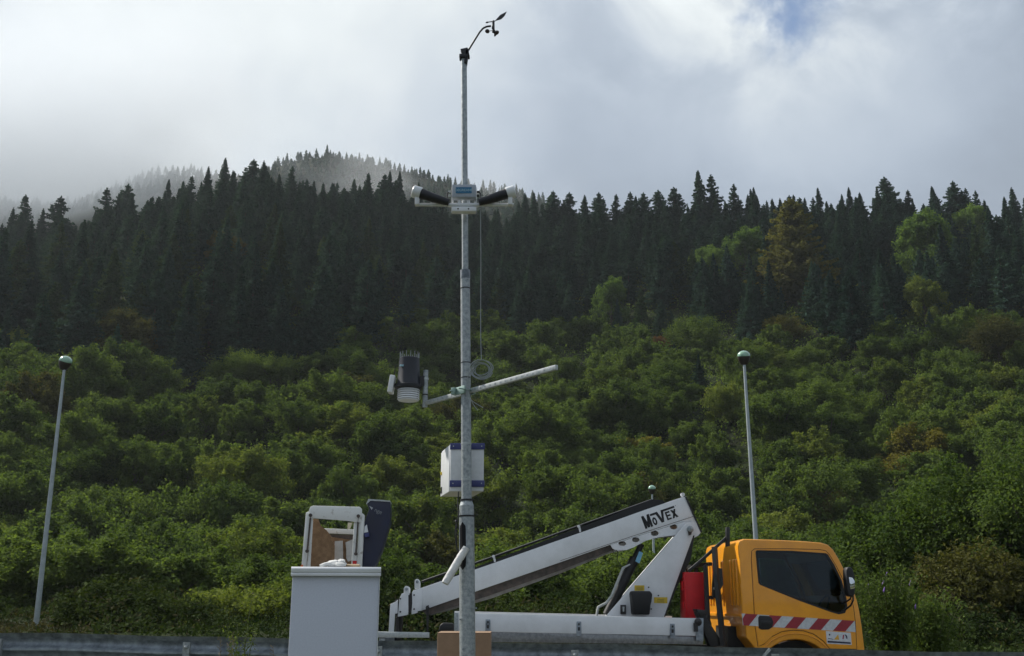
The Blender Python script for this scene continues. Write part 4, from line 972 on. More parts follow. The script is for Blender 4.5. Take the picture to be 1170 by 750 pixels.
# ------------------------------------------------------------------ street lamps
def lamp(px0, py_top, px_top, Y, label, tilt, sz=1.0):
    tp_ = at(px_top, py_top, Y); 
    dz = gz(tp_.x, Y)
    # foot found from the pole's slope in the photograph, kept close to vertical
    bx_ = at(px0, 720, Y).x; by = Vector((bx_, Y, dz))
    root = thing('street_lamp', label, 'street lamp', by, group='domed street lamps')
    h_ = tp_.z-.52*sz; topc = Vector((tp_.x, Y, h_))
    MB().tube([by, by.lerp(topc, .5), topc], [.105*sz, .085*sz, .055*sz], 14).build('pole', mat('painted_lamp_pole', (.42, .47, .48), .45, .3, scale=5), root)
    MB().box(by+Vector((-.18, -.18, 0)), by+Vector((.18, .18, .03))).build('base_plate', GALV_D, root)
    axx = Vector((tilt, -.25, 1)).normalized(); c = topc+Vector((0, 0, .25*sz))
    r0 = .265*sz
    hd = MB().lathe(c, [(.06*sz, -.27*sz), (.13*sz, -.25*sz), (r0*.80, -.10*sz), (r0*.97, .04*sz), (r0*.98, .10*sz)], 22, axx).build('bowl', LAMPD, root); ORG[hd.name] = ORG[root.name]
    MB().lathe(c+axx*.10*sz, [(r0*1.0, 0), (r0*1.0, .025*sz), (r0*.93, .10*sz), (r0*.68, .17*sz), (r0*.33, .215*sz), (.01, .228*sz)], 22, axx).build('dome', LAMPG, root)
    f = Vector((-tilt*.2, -1, -.15)).normalized()
    MB().lathe(c+axx*.055*sz+f*r0*.66, [(.085*sz, 0), (.075*sz, .05*sz), (.03*sz, .06*sz)], 14, f).build('lens', LENS, root)
lamp(40.5, 408.5, 75, 40, 'leftmost domed street lamp rising alone above the guardrail in front of the woods', .33)
lamp(870.5, 402.5, 849.5, 40, 'tall domed street lamp rising behind the roof of the orange cab', -.05)
lamp(749.5, 555.5, 744.8, 62, 'small distant domed street lamp showing just above the lettered end of the white boom', 0, .92)

# ------------------------------------------------------------------ trees
def leaves(cent, nrm, size, rng, aspect=.6, mix=.9):
    """one small rhombic leaf spray per centre"""
    n = len(cent); nr = nrm + rng.normal(0, mix, (n, 3)); nr /= np.linalg.norm(nr, axis=1)[:, None]+1e-9
    t = rng.normal(0, 1, (n, 3)); t -= nr*(t*nr).sum(1)[:, None]; t /= np.linalg.norm(t, axis=1)[:, None]+1e-9
    b = np.cross(nr, t); s = (size*rng.uniform(.55, 1.35, n))[:, None]
    v = np.stack([cent-t*s, cent+b*s*aspect, cent+t*s, cent-b*s*aspect], 1).reshape(-1, 3)
    return v, np.arange(n*4).reshape(-1, 4)
def crown_broad(seed, Rr, H, nleaf, leaf, base=.12, nclump=46, spiky=0.0):
    rng = np.random.default_rng(seed); C = []
    # main lobes, then clumps spread over them
    nl = 7; lobes = []
    for i in range(nl):
        a = 2*math.pi*i/nl+rng.uniform(-.4, .4); rr_ = Rr*rng.uniform(.3, .55); lobes.append((np.array([math.cos(a)*rr_, math.sin(a)*rr_, H*rng.uniform(.35, .66)]), Rr*rng.uniform(.42, .62)))
    lobes.append((np.array([rng.uniform(-.15, .15)*Rr, rng.uniform(-.15, .15)*Rr, H*.70]), Rr*.52))
    for i in range(int(nclump*1.9)):
        c, r = lobes[rng.integers(len(lobes))]; d = rng.normal(0, 1, 3); d[2] = d[2]*.8+.3; d /= np.linalg.norm(d)
        C.append((c+d*r*rng.uniform(.5, 1.18)*np.array([1, 1, H/(2*Rr)*1.1]), Rr*rng.uniform(.10, .22), d))
    for i in range(12):
        a = rng.uniform(0, 6.28); C.append((np.array([math.cos(a)*Rr*rng.uniform(.5, .85), math.sin(a)*Rr*rng.uniform(.5, .85), H*rng.uniform(base, .3)]), Rr*rng.uniform(.16, .26), np.array([math.cos(a), math.sin(a), .2])))
    per = nleaf//len(C); cs, ns_ = [], []
    for c, r, d0 in C:
        g = rng.normal(0, .5, (per, 3)); g[:, 2] *= .75
        ax_ = d0*.8+np.array([0, 0, .75])+rng.normal(0, .25, 3); ax_ /= np.linalg.norm(ax_)
        t = rng.random(per)**1.3*1.9-.5
        p = c+g*r*(1.15-.35*t)[:, None]+ax_*(t*r)[:, None]
        out = g/(np.linalg.norm(g, axis=1)[:, None]+1e-6)
        cs.append(p); ns_.append(out*.45+np.array([0, 0, .75])+d0*.3)
    cs = np.concatenate(cs); ns_ = np.concatenate(ns_); cs[:, 2] = np.maximum(cs[:, 2], .1)
    cs *= np.array([1, 1, H/max(cs[:, 2].max(), 1)])
    return leaves(cs, ns_, leaf, rng)
def limbs_mesh(seed, Rr, H):
    rng = random.Random(seed); m = MB(); m.tube([(0, 0, -.6), (.1, .05, H*.25), (.0, .1, H*.55)], [.22*H/8, .17*H/8, .08*H/8], 8)
    for i in range(6):
        a = i*1.05+rng.uniform(-.3, .3); z = H*(.15+.06*i); e = (math.cos(a)*Rr*.6, math.sin(a)*Rr*.6, z+H*.28)
        m.tube([(0.05, .05, z), (e[0]*.5, e[1]*.5, z+H*.16), e], [.09*H/8, .06*H/8, .02], 6)
    me = bpy.data.meshes.new('trunk'); me.from_pydata(m.v, [], m.f); me.materials.append(BARK); return me
def crown_conifer(seed, H, Rr, whorls=34, leaf=.34, shape=.85, droop=.28, gap=.0, dens=1.0, top=.0):
    rng = np.random.default_rng(seed); cs, ns_ = [], []
    for w in range(whorls):
        f = (w+.5)/whorls; z = H*(.06+.94*f)
        L0 = Rr*(max(0, 1-f)**shape)*(1 if f > .1 else .75)+.18
        if top and f > .7: L0 = max(L0, Rr*top*rng.uniform(.5, 1.1)*(1-f)/.3)
        nb = int(rng.integers(6, 9)); a0 = rng.uniform(0, 6.28)
        for b in range(nb):
            if rng.random() < gap: continue
            a = a0+2*math.pi*b/nb+rng.normal(0, .15); L = L0*rng.uniform(.62, 1.22)
            k = max(3, int(L*4.2*dens)); t = (np.arange(k)+rng.uniform(.3, .9))/k
            dirv = np.array([math.cos(a), math.sin(a), 0]); side = np.array([-math.sin(a), math.cos(a), 0])
            zz = -droop*L*t+.18*L*t**3+.06*H/20
            p = dirv*(L*t)[:, None]+np.array([0, 0, 1])*zz[:, None]; p[:, 2] += z
            wdt = .32*L*(1-t)**.6*np.minimum(1, t*3)+.06
            for s in (-1, -.55, -.15, .25, .65, 1.05):
                q = p+side*(wdt*s*rng.uniform(.5, 1.1, k))[:, None]; q[:, 2] += -.12*abs(s)+rng.normal(0, .09, k); cs.append(q)
                ns_.append(np.tile(np.array([0, 0, 1.])+dirv*.35, (k, 1)))
    k = 26; zt = np.linspace(H*.93, H*1.02, k); cs.append(np.stack([rng.normal(0, .05, k), rng.normal(0, .05, k), zt], 1)); ns_.append(np.tile([0, 0, .4], (k, 1)))
    cs = np.concatenate(cs); ns_ = np.concatenate(ns_)
    return leaves(cs, ns_, leaf, rng, .55, .45)
def con_trunk(H):
    m = MB(); m.tube([(0, 0, -.8), (0, 0, H*.5), (0, 0, H*.97)], [H*.014, H*.009, H*.002], 8)
    me = bpy.data.meshes.new('trunk'); me.from_pydata(m.v, [], m.f); me.materials.append(BARK); return me

BROAD = [(np_mesh('crown', *crown_broad(10+i, r_, h_, int(n_*1.7), .145, .06, 40), F_GREEN, link=False), limbs_mesh(i, r_, h_), r_, h_)
         for i, (r_, h_, n_) in enumerate(((4.4, 8.2, 15000), (5.0, 7.6, 16000), (3.6, 8.4, 12000), (4.8, 9.2, 17000), (4.0, 6.6, 13000)))]
CONI = [(np_mesh('crown', *crown_conifer(30+i, h_, r_, w_, .25, s_, d_, g_, 1.55, t_), F_CONI, link=False), con_trunk(h_), r_, h_)
        for i, (h_, r_, w_, s_, d_, g_, t_) in enumerate(((16, 4.6, 30, .95, .30, .05, 0), (18.5, 4.4, 34, 1.05, .38, .10, 0), (13.5, 4.4, 26, .8, .22, .08, 0), (16.5, 4.6, 26, .62, .15, .20, .7), (15, 3.8, 28, .95, .34, .10, 0), (17.5, 4.0, 26, .75, .2, .30, .5), (12.0, 4.2, 22, .7, .2, .12, 0)))]
def plant_tree(proto, loc, s, rz, fol, name, label, cat, group, sz=None):
    root = bpy.data.objects.new(name, None); COL.objects.link(root); root.location = loc; root.rotation_euler.z = rz
    root.scale = (s, s, s*(sz or 1)); tag(root, label, cat, group)
    c = bpy.data.objects.new('crown', proto[0]); COL.objects.link(c); c.parent = root
    if fol is not None and fol != proto[0].materials[0]:
        c.material_slots[0].link = 'OBJECT'; c.material_slots[0].material = fol
    t = bpy.data.objects.new('trunk', proto[1]); COL.objects.link(t); t.parent = root
    return root

rt = random.Random(11)
# line where the broadleaf belt gives way to the conifers (photo columns vs rows, used as the edge of the planting)
EDGE_X = [-200, 0, 200, 330, 380, 440, 500, 560, 620, 700, 800, 900, 1000, 1100, 1170, 1400]
EDGE_Y = [425, 418, 420, 405, 375, 352, 350, 362, 368, 370, 380, 372, 365, 350, 335, 320]
def scatter(y0, y1, step_fn):
    pts = []; y = y0
    while y < y1:
        st = step_fn(y); hw = y*.60+10; x = -hw+rt.uniform(0, st)
        while x < hw:
            pts.append((x+rt.uniform(-.42, .42)*st, y+rt.uniform(-.45, .45)*st)); x += st
        y += st*.86
    return pts
broad, coni = [], []
for x, y in scatter(76, 232, lambda y: 7.0+.010*(y-76)):
    z = gz(x, y); px, py, dep = proj((x, y, z+5))
    if py > np.interp(px, EDGE_X, EDGE_Y)-0 and -120 < px < 1290: broad.append((x, y, z, px, py, dep))
for x, y in scatter(120, 296, lambda y: 6.9):
    z = gz(x, y); px, py, dep = proj((x, y, z+5))
    if py <= np.interp(px, EDGE_X, EDGE_Y)+4 and -90 < px < 1260: coni.append((x, y, z, px, py, dep))
print('BROAD', len(broad), 'CONI', len(coni))

# trees that stand out, placed by hand (photo column, row of the crown base, distance)
def hill_point(px, py):
    """where the line of sight to this spot of the photograph meets the slope"""
    d = cdir(px, py); lo_, t = None, 60.0
    while t < 700:
        P_ = Vector((0, 0, EYE))+d*t
        if P_.z < gz(P_.x, P_.y): return P_
        t += .7
    return Vector((0, 0, EYE))+d*260
SPECIAL = []   # (px, py_base, kind, scale, zscale, foliage, label, cat)
LAR = (np_mesh('crown', *crown_conifer(77, 17, 6.8, 40, .25, .60, .08, .12, 1.5), F_LARCH, link=False), con_trunk(17), 4.8, 17)
UP = (np_mesh('crown', *crown_broad(91, 3.9, 9.5, 22000, .15), F_PALE, link=False), limbs_mesh(91, 3.3, 10), 3.3, 10)
DOMEP = (np_mesh('crown', *crown_broad(92, 4.6, 7.2, 20000, .12, .1, 90), F_GREEN, link=False), limbs_mesh(92, 4.6, 7.2), 4.6, 7.2)
SPECIAL += [
 (911, 350, LAR, 1.5, 1.0, F_LARCH, 'tall golden brown larch standing out among the dark conifers', 'larch tree'),
 (853, 322, UP, 1.6, 1.0, F_PALE, 'pale green deciduous tree just left of the golden larch', 'deciduous tree'),
 (812, 324, UP, 1.2, .95, F_PALE, 'pale green deciduous tree half hidden behind a dark spruce left of the larch', 'deciduous tree'),
 (1060, 318, UP, 1.8, 1.0, F_PALE, 'broad pale green tree high on the right among dark conifers', 'deciduous tree'),
 (1112, 282, UP, 1.4, 1.0, F_PALE, 'pale green tree near the right skyline', 'deciduous tree'),
 (699, 374, UP, 1.0, 1.3, F_PALE, 'slender pale green tree at the conifer edge right of the mast', 'deciduous tree'),
 (975, 345, UP, .7, .8, F_YGREEN, 'small bright green tree below the conifers right of the larch', 'deciduous tree'),
 (1058, 374, UP, 1.05, 1.15, F_YGREEN, 'yellow green upright tree at the conifer edge on the right', 'deciduous tree'),
 (801, 412, DOMEP, 1.25, 1.05, F_GREEN, 'large round dull green tree with a smooth dome at the conifer edge', 'broadleaf tree'),
 (896, 392, DOMEP, .98, .85, F_OCHRE, 'round ochre yellow tree below the golden larch', 'broadleaf tree'),
 (1142, 422, DOMEP, 1.25, 1.1, F_OLIVE, 'large round brownish green tree near the right edge', 'broadleaf tree'),
 (757, 398, DOMEP, .5, .8, F_RUST, 'small rust red bush at the conifer edge', 'bush'),
 (268, 448, DOMEP, 1.08, .9, F_GREEN, 'left one of two rounded green trees at the foot of the dark spur', 'broadleaf tree'),
 (308, 446, DOMEP, .92, .9, F_GREEN, 'right one of two rounded green trees at the foot of the dark spur', 'broadleaf tree'),
 (142, 420, UP, 1.2, .9, F_OLIVE, 'olive brown deciduous tree alone among dark conifers on the left', 'deciduous tree'),
 (8, 408, DOMEP, .8, .9, F_YGREEN, 'yellowish rounded tree at the left edge among conifers', 'broadleaf tree'),
 (255, 306, UP, 1.05, .8, F_OLIVE, 'dull olive tree showing inside the dark conifer wood on the left', 'deciduous tree'),
 (890, 470, DOMEP, .55, .7, F_OLIVE, 'low brownish thicket above the right street lamp', 'bush'),
 (800, 452, CONI[0], .42, 1.0, F_CONI, 'small dark spruce alone among the broadleaf trees', 'spruce tree'),
 (625, 388, CONI[1], .5, 1.0, F_CONI, 'dark spruce reaching down into the broadleaf belt right of the mast', 'spruce tree'),
 (806, 372, CONI[0], .95, 1.0, F_CONI, 'dark spruce standing in front of the pale green trees', 'spruce tree'),
 (505, 540, UP, .8, .7, F_YGREEN, 'yellow green sapling crown low behind the logger box', 'deciduous tree'),
]
spp = []
for px, py, pr, s, szz, fol, lab_, cat in SPECIAL:
    P_ = hill_point(px, py); spp.append((P_.x, P_.y, s*pr[2]))
    nm = {'larch tree': 'larch_tree', 'spruce tree': 'spruce_tree', 'broadleaf tree': 'broadleaf_tree', 'deciduous tree': 'deciduous_tree', 'bush': 'bush'}[cat]
    plant_tree(pr, (P_.x, P_.y, gz(P_.x, P_.y)-.2), s, rt.uniform(0, 6), fol, nm, lab_, cat, None, szz)
def room(x, y, k, own):
    """how large a tree may stand here without hiding one of the singled-out trees (1 = any size, 0 = none)"""
    f = 1.0
    for a, b, r_ in spp:
        if math.hypot(x-a, y-b) < r_*k+.5: return 0
        if y < b and b-y < 34 and abs(x*b/max(y, 1)-a) < r_*.8+own*.8:
            free = gz(a, b)+2.0+(b-y)*.1-gz(x, y); f = min(f, max(.3, free/15.0))
    return f
broad = [b+(room(b[0], b[1], .6, 1.5),) for b in broad]; coni = [c+(room(c[0], c[1], .8, 5.5),) for c in coni]
broad = [b for b in broad if b[-1] > 0]; coni = [c for c in coni if c[-1] > 0]
# tallest skyline conifers seen in the photograph
TALL = [(258, 178, 1.25), (290, 180, 1.2), (797, 192, 1.3), (812, 197, 1.25), (123, 212, 1.1), (147, 208, 1.1), (30, 220, 1.15), (70, 222, 1.1), (210, 205, 1.1), (838, 208, 1.1), (1010, 200, 1.1), (1065, 212, 1.05), (1088, 205, 1.1), (1155, 212, 1.15), (610, 218, .9), (632, 216, .9), (650, 218, 1.0), (668, 221, .9), (684, 218, .9), (704, 220, .9), (720, 217, .9), (752, 215, .9), (770, 212, .9), (405, 203, 1.05), (437, 208, 1.0), (735, 218, 1.0)]
tall = []
for px, py, s in TALL:
    Y = 272 if px > 330 else 262; P_ = at(px, py, Y); zg = gz(P_.x, Y); tall.append((P_.x, Y, zg, P_.z-zg))
SIDE = lambda px: 'on the left' if px < 400 else ('behind the mast' if px < 660 else ('above the truck' if px < 900 else 'on the right'))
broad.sort(key=lambda b: b[5]); coni.sort(key=lambda b: b[5])
for i, (x, y, z, px, py, dep, fr) in enumerate(broad[:278]):
    pr = BROAD[rt.randrange(5)]; s = rt.uniform(.72, 1.08)*(1.0 if dep < 160 else .92)*min(1, max(.5, fr*1.6))
    nse = math.sin(x*.045+1.1)*math.cos(y*.06+x*.02)
    q = rt.random()
    fol = F_GREEN
    if nse > .35 and q < .4 or q < .10: fol = F_YGREEN
    elif q > .975: fol = F_OLIVE
    elif q > .965: fol = F_OCHRE
    colr = {F_GREEN.name: 'green', F_YGREEN.name: 'yellow green', F_OLIVE.name: 'brownish green', F_OCHRE.name: 'ochre'}[fol.name]
    zone = 'lowest row of the slope' if dep < 110 else ('middle of the broadleaf belt' if dep < 150 else 'upper edge of the broadleaf belt')
    lab_ = f'{colr} broadleaf tree in the {zone} {SIDE(px)}'
    plant_tree(pr, (x, y, z-.5), s, rt.uniform(0, 6.28), fol, 'broadleaf_tree', lab_, 'broadleaf tree', f'{colr} broadleaf trees, {zone}, {SIDE(px)}', rt.uniform(.85, 1.12))
def merge(protos, items, name, material, decim=1):
    V, Fc, o = [], [], 0
    for (x, y, z, s) in items:
        me = protos[rt.randrange(len(protos))][0]; n = len(me.vertices); a = np.empty(n*3, np.float32); me.vertices.foreach_get('co', a); a = a.reshape(-1, 4, 3)
        if decim > 1:
            idx = np.random.default_rng(int(abs(x)*7)).permutation(len(a))[:len(a)//decim]; a = a[idx]; c = a.mean(1, keepdims=True); a = c+(a-c)*math.sqrt(decim)*.9
        a = a.reshape(-1, 3); t = rt.uniform(0, 6.28); ct, st = math.cos(t), math.sin(t)
        b = np.stack([a[:, 0]*ct-a[:, 1]*st, a[:, 0]*st+a[:, 1]*ct, a[:, 2]], 1)*s+np.array([x, y, z]); V.append(b); Fc.append(np.arange(len(b)).reshape(-1, 4)+o); o += len(b)
    return np_mesh(name, np.concatenate(V), np.concatenate(Fc), material)
if len(broad) > 278:
    tag(merge([p for p in BROAD], [(x, y, z-.5, rt.uniform(.7, 1.0)) for x, y, z, *_ in broad[278:]], 'broadleaf_wood', F_GREEN, 3), 'farther broadleaf trees merging into one canopy below the conifers', 'wood', kind='stuff')
for (x, y, z, h_) in tall:
    pr = CONI[rt.choice((1, 3, 3, 5))]; s = h_/pr[3]*.96; px = proj((x, y, z+h_))[0]
    wid = max(s*.8, .85)/s
    r0 = plant_tree(pr, (x, y, z-.2), s, rt.uniform(0, 6.28), F_CONI, 'conifer_tree', f'tall dark conifer rising above its neighbours on the skyline {SIDE(px)}', 'conifer tree', f'tall skyline conifers {SIDE(px)}')
    r0.scale = (max(s, .95)*1.12, max(s, .95)*1.12, s)
NC = 300-len(tall)
for i, (x, y, z, px, py, dep, fr) in enumerate(coni[:NC]):
    pr = CONI[rt.randrange(7)]; s = min(rt.uniform(.62, 1.08), fr)
    sky_ = y > 255; fol = F_CONI2 if rt.random() < .16 and not sky_ else F_CONI
    zone = 'on the skyline' if sky_ else ('at the lower edge of the dark wood' if dep < 175 else 'in the middle of the dark wood')
    cn_ = 'dark green' if fol is F_CONI else 'mid green'
    plant_tree(pr, (x, y, z-.3), s, rt.uniform(0, 6.28), fol, 'conifer_tree', f'{cn_} conifer {zone} {SIDE(px)}', 'conifer tree', f'{cn_} conifers {zone} {SIDE(px)}')
rest = coni[NC:]
for _ in range(170):      # thicken the crest
    x = rt.uniform(-165, 165); y = rt.uniform(256, 284); z = gz(x, y); px, py, dep = proj((x, y, z+5)); fr = room(x, y, .8, 5.5)
    if fr > .6: rest.append((x, y, z, px, py, dep, fr))
print('rest', len(rest))
if rest: tag(merge(CONI, [(q[0], q[1], q[2]-.3, min(rt.uniform(.78, 1.05), q[-1])) for q in rest], 'conifer_wood', F_CONI, 1), 'farther dark conifers packed along the skyline as one wood', 'wood', kind='stuff')
# far wooded ridge in the mist
far = []
yy = 545
while yy < 622:
    xx = -420
    while xx < 90:
        X_, Y_ = xx+rt.uniform(-2, 2), yy+rt.uniform(-3, 3); far.append((X_, Y_, gz(X_, Y_)-.5, rt.uniform(.24, .48))); xx += 4.6
    yy += 6.5
yy = 420
while yy < 545:
    xx = -130
    while xx < 95:
        X_, Y_ = xx+rt.uniform(-3, 3), yy+rt.uniform(-3, 3); far.append((X_, Y_, gz(X_, Y_)-.5, rt.uniform(.35, .6))); xx += 6
    yy += 8
print('far', len(far))
tag(merge(CONI, far, 'ridge_wood', F_CONI, 22), 'far conifer wood on the misty ridge behind', 'wood', kind='stuff')

# shrub layer on the slope and scrub on the flat behind the road
rng = np.random.default_rng(5)
n = 150000; yv = 92+190*rng.random(n)**.8; xv = (rng.random(n)*2-1)*(yv*.6+10); zv = ground_z(xv, yv)
hv = rng.random(n)**1.4*2.6; c_ = np.stack([xv, yv, zv+hv], 1)
v_, f_ = leaves(c_, np.tile([0, -.3, 1.], (n, 1)), .24, rng); tag(np_mesh('undergrowth', v_, f_, F_GREEN), 'low leafy undergrowth between the trees on the slope', 'undergrowth', kind='stuff')
n = 150000; yv = 26+62*rng.random(n)**.8; xv = (rng.random(n)*2-1)*(yv*.60+6); pt = np.sin(xv*.5+yv*.3)*np.sin(xv*.23+2)+.6*np.sin(xv*1.7+yv*.9)+rng.normal(0, .25, n)
hv = rng.random(n)**.9*(.45+.75*np.clip(pt, 0, 1.3))*(1+.012*(yv-33)); c_ = np.stack([xv, yv, ground_z(xv, yv)+hv], 1); lx_ = at(62, 600, 40).x/40; low_ = np.abs(xv/yv-lx_) < .045; hv = np.where(low_ & (yv < 41), hv*.3, hv); c_ = np.stack([xv, yv, ground_z(xv, yv)+hv], 1); dry = np.sin(xv*.35+1)+rng.normal(0, .5, n) > .35
for nm, sel, fo, tx in (('dry_scrub', dry, F_DRY, 'dry brown grass and scrub on the flat ground beyond the road'), ('low_scrub', ~dry, F_DARK, 'low green weeds and brambles on the flat ground beyond the road')):
    v_, f_ = leaves(c_[sel], np.tile([0, -.6, .5], (int(sel.sum()), 1)), .085, rng, .4, .7); tag(np_mesh(nm, v_, f_, fo), tx, 'scrub', kind='stuff')
n = 16000; yv = 3+8.5*rng.random(n); xv = (rng.random(n)*2-1)*12; hh = rng.uniform(.08, .3, n); ang_ = rng.uniform(0, 6.28, n)
base_ = np.stack([xv, yv, ground_z(xv, yv)], 1); dx = np.stack([np.cos(ang_)*.006, np.sin(ang_)*.006, 0*ang_], 1); lean = np.stack([rng.normal(0, .06, n), rng.normal(0, .06, n), hh], 1)
v_ = np.stack([base_-dx, base_+dx, base_+lean+dx*.2, base_+lean-dx*.2], 1).reshape(-1, 3); tag(np_mesh('verge_grass', v_, np.arange(n*4).reshape(-1, 4), F_GRASS), 'rough grass on the verge below the guardrail', 'grass', kind='stuff')

# nearer bushes beyond the road
def shrub(name, loc, r_, h_, nleaf, leaf, seed, fol, label, cat='bush', group=None, nclump=46):
    me = np_mesh('crown', *crown_broad(seed, r_, h_, nleaf, leaf, .08, nclump), fol, link=False)
    root = bpy.data.objects.new(name, None); COL.objects.link(root); root.location = loc; tag(root, label, cat, group)
    c = bpy.data.objects.new('crown', me); COL.objects.link(c); c.parent = root
    t = bpy.data.objects.new('trunk', limbs_mesh(seed, r_, h_)); COL.objects.link(t); t.parent = root; t.data.name = 'trunk'
def near(px, Y, top_py, r_, seed, fol, label, nleaf=16000, leaf=.1, cat='bush', nclump=60, name='bush'):
    P_ = at(px, top_py, Y); zg = gz(P_.x, Y); shrub(name, (P_.x, Y, zg-.1), r_, P_.z-zg+.1, nleaf, leaf, seed, fol, label, cat, None, nclump)
near(272, 42, 662, 2.7, 201, F_YGREEN, 'bright green rounded bush behind the guardrail left of the pale cabinet', 16000, .075)
near(335, 44, 655, 2.2, 202, F_YGREEN, 'green bush half hidden behind the left side of the pale cabinet', 12000, .075)
near(140, 52, 690, 2.2, 203, F_OLIVE, 'low straggly grey green scrub between the left lamp and the bright bush', 6000, .08)
near(200, 55, 684, 2.0, 204, F_OLIVE, 'low brownish bush left of the bright green bush', 6000, .08)
near(470, 60, 640, 3.2, 205, F_YGREEN, 'green bush behind the tip of the white boom', 14000, .09)
near(1010, 46, 575, 3.0, 206, F_GREEN, 'bushy tree just right of the orange cab', 22000, .085, 'broadleaf tree', 80, 'broadleaf_tree')
near(1075, 44, 520, 3.4, 207, F_GREEN, 'tall near tree filling the lower right beyond the cab', 30000, .085, 'broadleaf tree', 90, 'broadleaf_tree')
near(1160, 42, 500, 3.4, 208, F_GREEN, 'tall near tree at the lower right corner', 30000, .085, 'broadleaf tree', 90, 'broadleaf_tree')
near(1110, 38, 610, 2.4, 209, F_OLIVE, 'darker lower bush in front of the lower right trees', 16000, .075)
near(1225, 42, 520, 3.2, 210, F_GREEN, 'near tree just beyond the right edge', 16000, .1, 'broadleaf tree', 60, 'broadleaf_tree')
near(600, 70, 612, 4.2, 211, F_GREEN, 'green tree showing under the middle of the boom', 18000, .11, 'broadleaf tree', 60, 'broadleaf_tree')
near(660, 66, 640, 3.4, 212, F_GREEN, 'green tree between the boom and the lift cylinder', 16000, .11, 'broadleaf tree', 60, 'broadleaf_tree')
near(760, 68, 600, 3.6, 213, F_GREEN, 'green tree behind the boom column', 16000, .11, 'broadleaf tree', 60, 'broadleaf_tree')
near(560, 58, 662, 2.4, 214, F_YGREEN, 'low green bush seen between the boom and the truck bed', 12000, .08)
k_ = 0
for px in (-60, 40, 105, 185, 250, 330, 400, 455, 520, 615, 700, 790, 880, 960, 1030, 1120, 1200):
    k_ += 1; Yk = 55+rt.uniform(-4, 7); P_ = at(px+rt.uniform(-12, 12), 690, Yk); pr = BROAD[k_ % 5]; s_ = rt.uniform(.62, .85)
    plant_tree(pr, (P_.x, Yk, gz(P_.x, Yk)-.9*s_), s_, rt.uniform(0, 6), F_GREEN, 'broadleaf_tree', f'green broadleaf tree of the front row on the flat ground {SIDE(px)}', 'broadleaf tree', f'front row of broadleaf trees {SIDE(px)}', .8)
BUSH = [(np_mesh('crown', *crown_broad(300+i, 1.9, 2.0, 5200, .075, .05, 30), F_DARK, link=False), limbs_mesh(300+i, 1.9, 2.0), 1.9, 2.0) for i in range(3)]
for k_, px in enumerate((-75, 112, 128, 142, 172, 208, 360, 410, 450, 500, 545, 600, 660, 720, 1060, 1100, 1140, 1180, 1220)):
    Yk = 37+rt.uniform(-3, 9); P_ = at(px+rt.uniform(-8, 8), 700, Yk); s_ = rt.uniform(.75, 1.15)
    plant_tree(BUSH[k_ % 3], (P_.x, Yk, gz(P_.x, Yk)-.1), s_, rt.uniform(0, 6), (F_DARK, F_DARK, F_OLIVE)[rt.randrange(3)] if px < 150 else F_DARK, 'bramble_bush', f'low dark bramble bush just beyond the road {SIDE(px)}', 'bush', f'low bramble bushes beyond the road {SIDE(px)}')
# buddleia right of the cab, just in front of the guardrail end
Yb = 17.0; P_ = at(1012, 640, Yb); zg = gz(P_.x, Yb)
def wispy(name, loc, h_, nst, seed, leaf, fol, label, cat, spread, per=70, flowers=False, lz=.35):
    rg2 = np.random.default_rng(seed); root = bpy.data.objects.new(name, None); COL.objects.link(root); root.location = loc; tag(root, label, cat)
    m = MB(); cs, ns_, fl = [], [], []
    for i in range(nst):
        a = rg2.uniform(0, 6.28); l = h_*rg2.uniform(.6, 1.0); sp = spread*rg2.uniform(.1, 1)
        pts = [np.array([math.cos(a)*sp*t**1.3+rg2.normal(0, .01), math.sin(a)*sp*t**1.3*.7, l*t]) for t in np.linspace(0, 1, 7)]
        m.tube([Vector(p) for p in pts], [.008*(1-k/7.5)+.001 for k in range(7)], 5)
        for k in range(per):
            t = lz+(1-lz)*rg2.random(); q = t*6; j = min(5, int(q)); p = pts[j]+(pts[j+1]-pts[j])*(q-j)
            cs.append(p+rg2.normal(0, 1, 3)*np.array([.05, .05, .035])*(1.3-t*.5)*spread/.35); ns_.append([0, -.4, .8])
        fl.append(pts[-1])
    me = bpy.data.meshes.new('stem'); me.from_pydata([tuple(v) for v in m.v], [], m.f); me.materials.append(mat('green_stem', (.12, .14, .05), .8)); o = bpy.data.objects.new('stem', me); COL.objects.link(o); o.parent = root
    v_, f_ = leaves(np.array(cs), np.array(ns_, float), leaf, rg2, .42, .8); np_mesh('foliage', v_, f_, fol, root)
    if flowers:
        for p in fl[::9]:
            fm = MB(); fm.lathe(Vector(p), [(.004, -.02), (.016, .0), (.012, .03), (.004, .07)], 8, Vector((.3, 0, 1))); b = fm.build('flower', PURPLE); b.parent = root
    return root
wispy('buddleia_bush', (P_.x, Yb, zg), P_.z-zg, 46, 31, .035, F_GREEN, 'leafy bush with a few purple flowers right in front of the cab nose', 'bush', .6, 190, True, .1)
P2 = at(1058, 672, 18.0); wispy('leafy_bush', (P2.x, 18.0, gz(P2.x, 18.)), P2.z-gz(P2.x, 18.), 40, 32, .035, F_GREEN, 'second leafy bush right of the flowering bush beyond the guardrail', 'bush', .6, 170, False, .1)
P3_ = at(283, 683, 9.3); wispy('sapling', (P3_.x, 9.3, gz(P3_.x, 9.3)), P3_.z-gz(P3_.x, 9.3), 7, 33, .016, F_YGREEN, 'slender yellow green sapling in front of the guardrail left of the cabinet', 'sapling', .22, 90, False, .5)
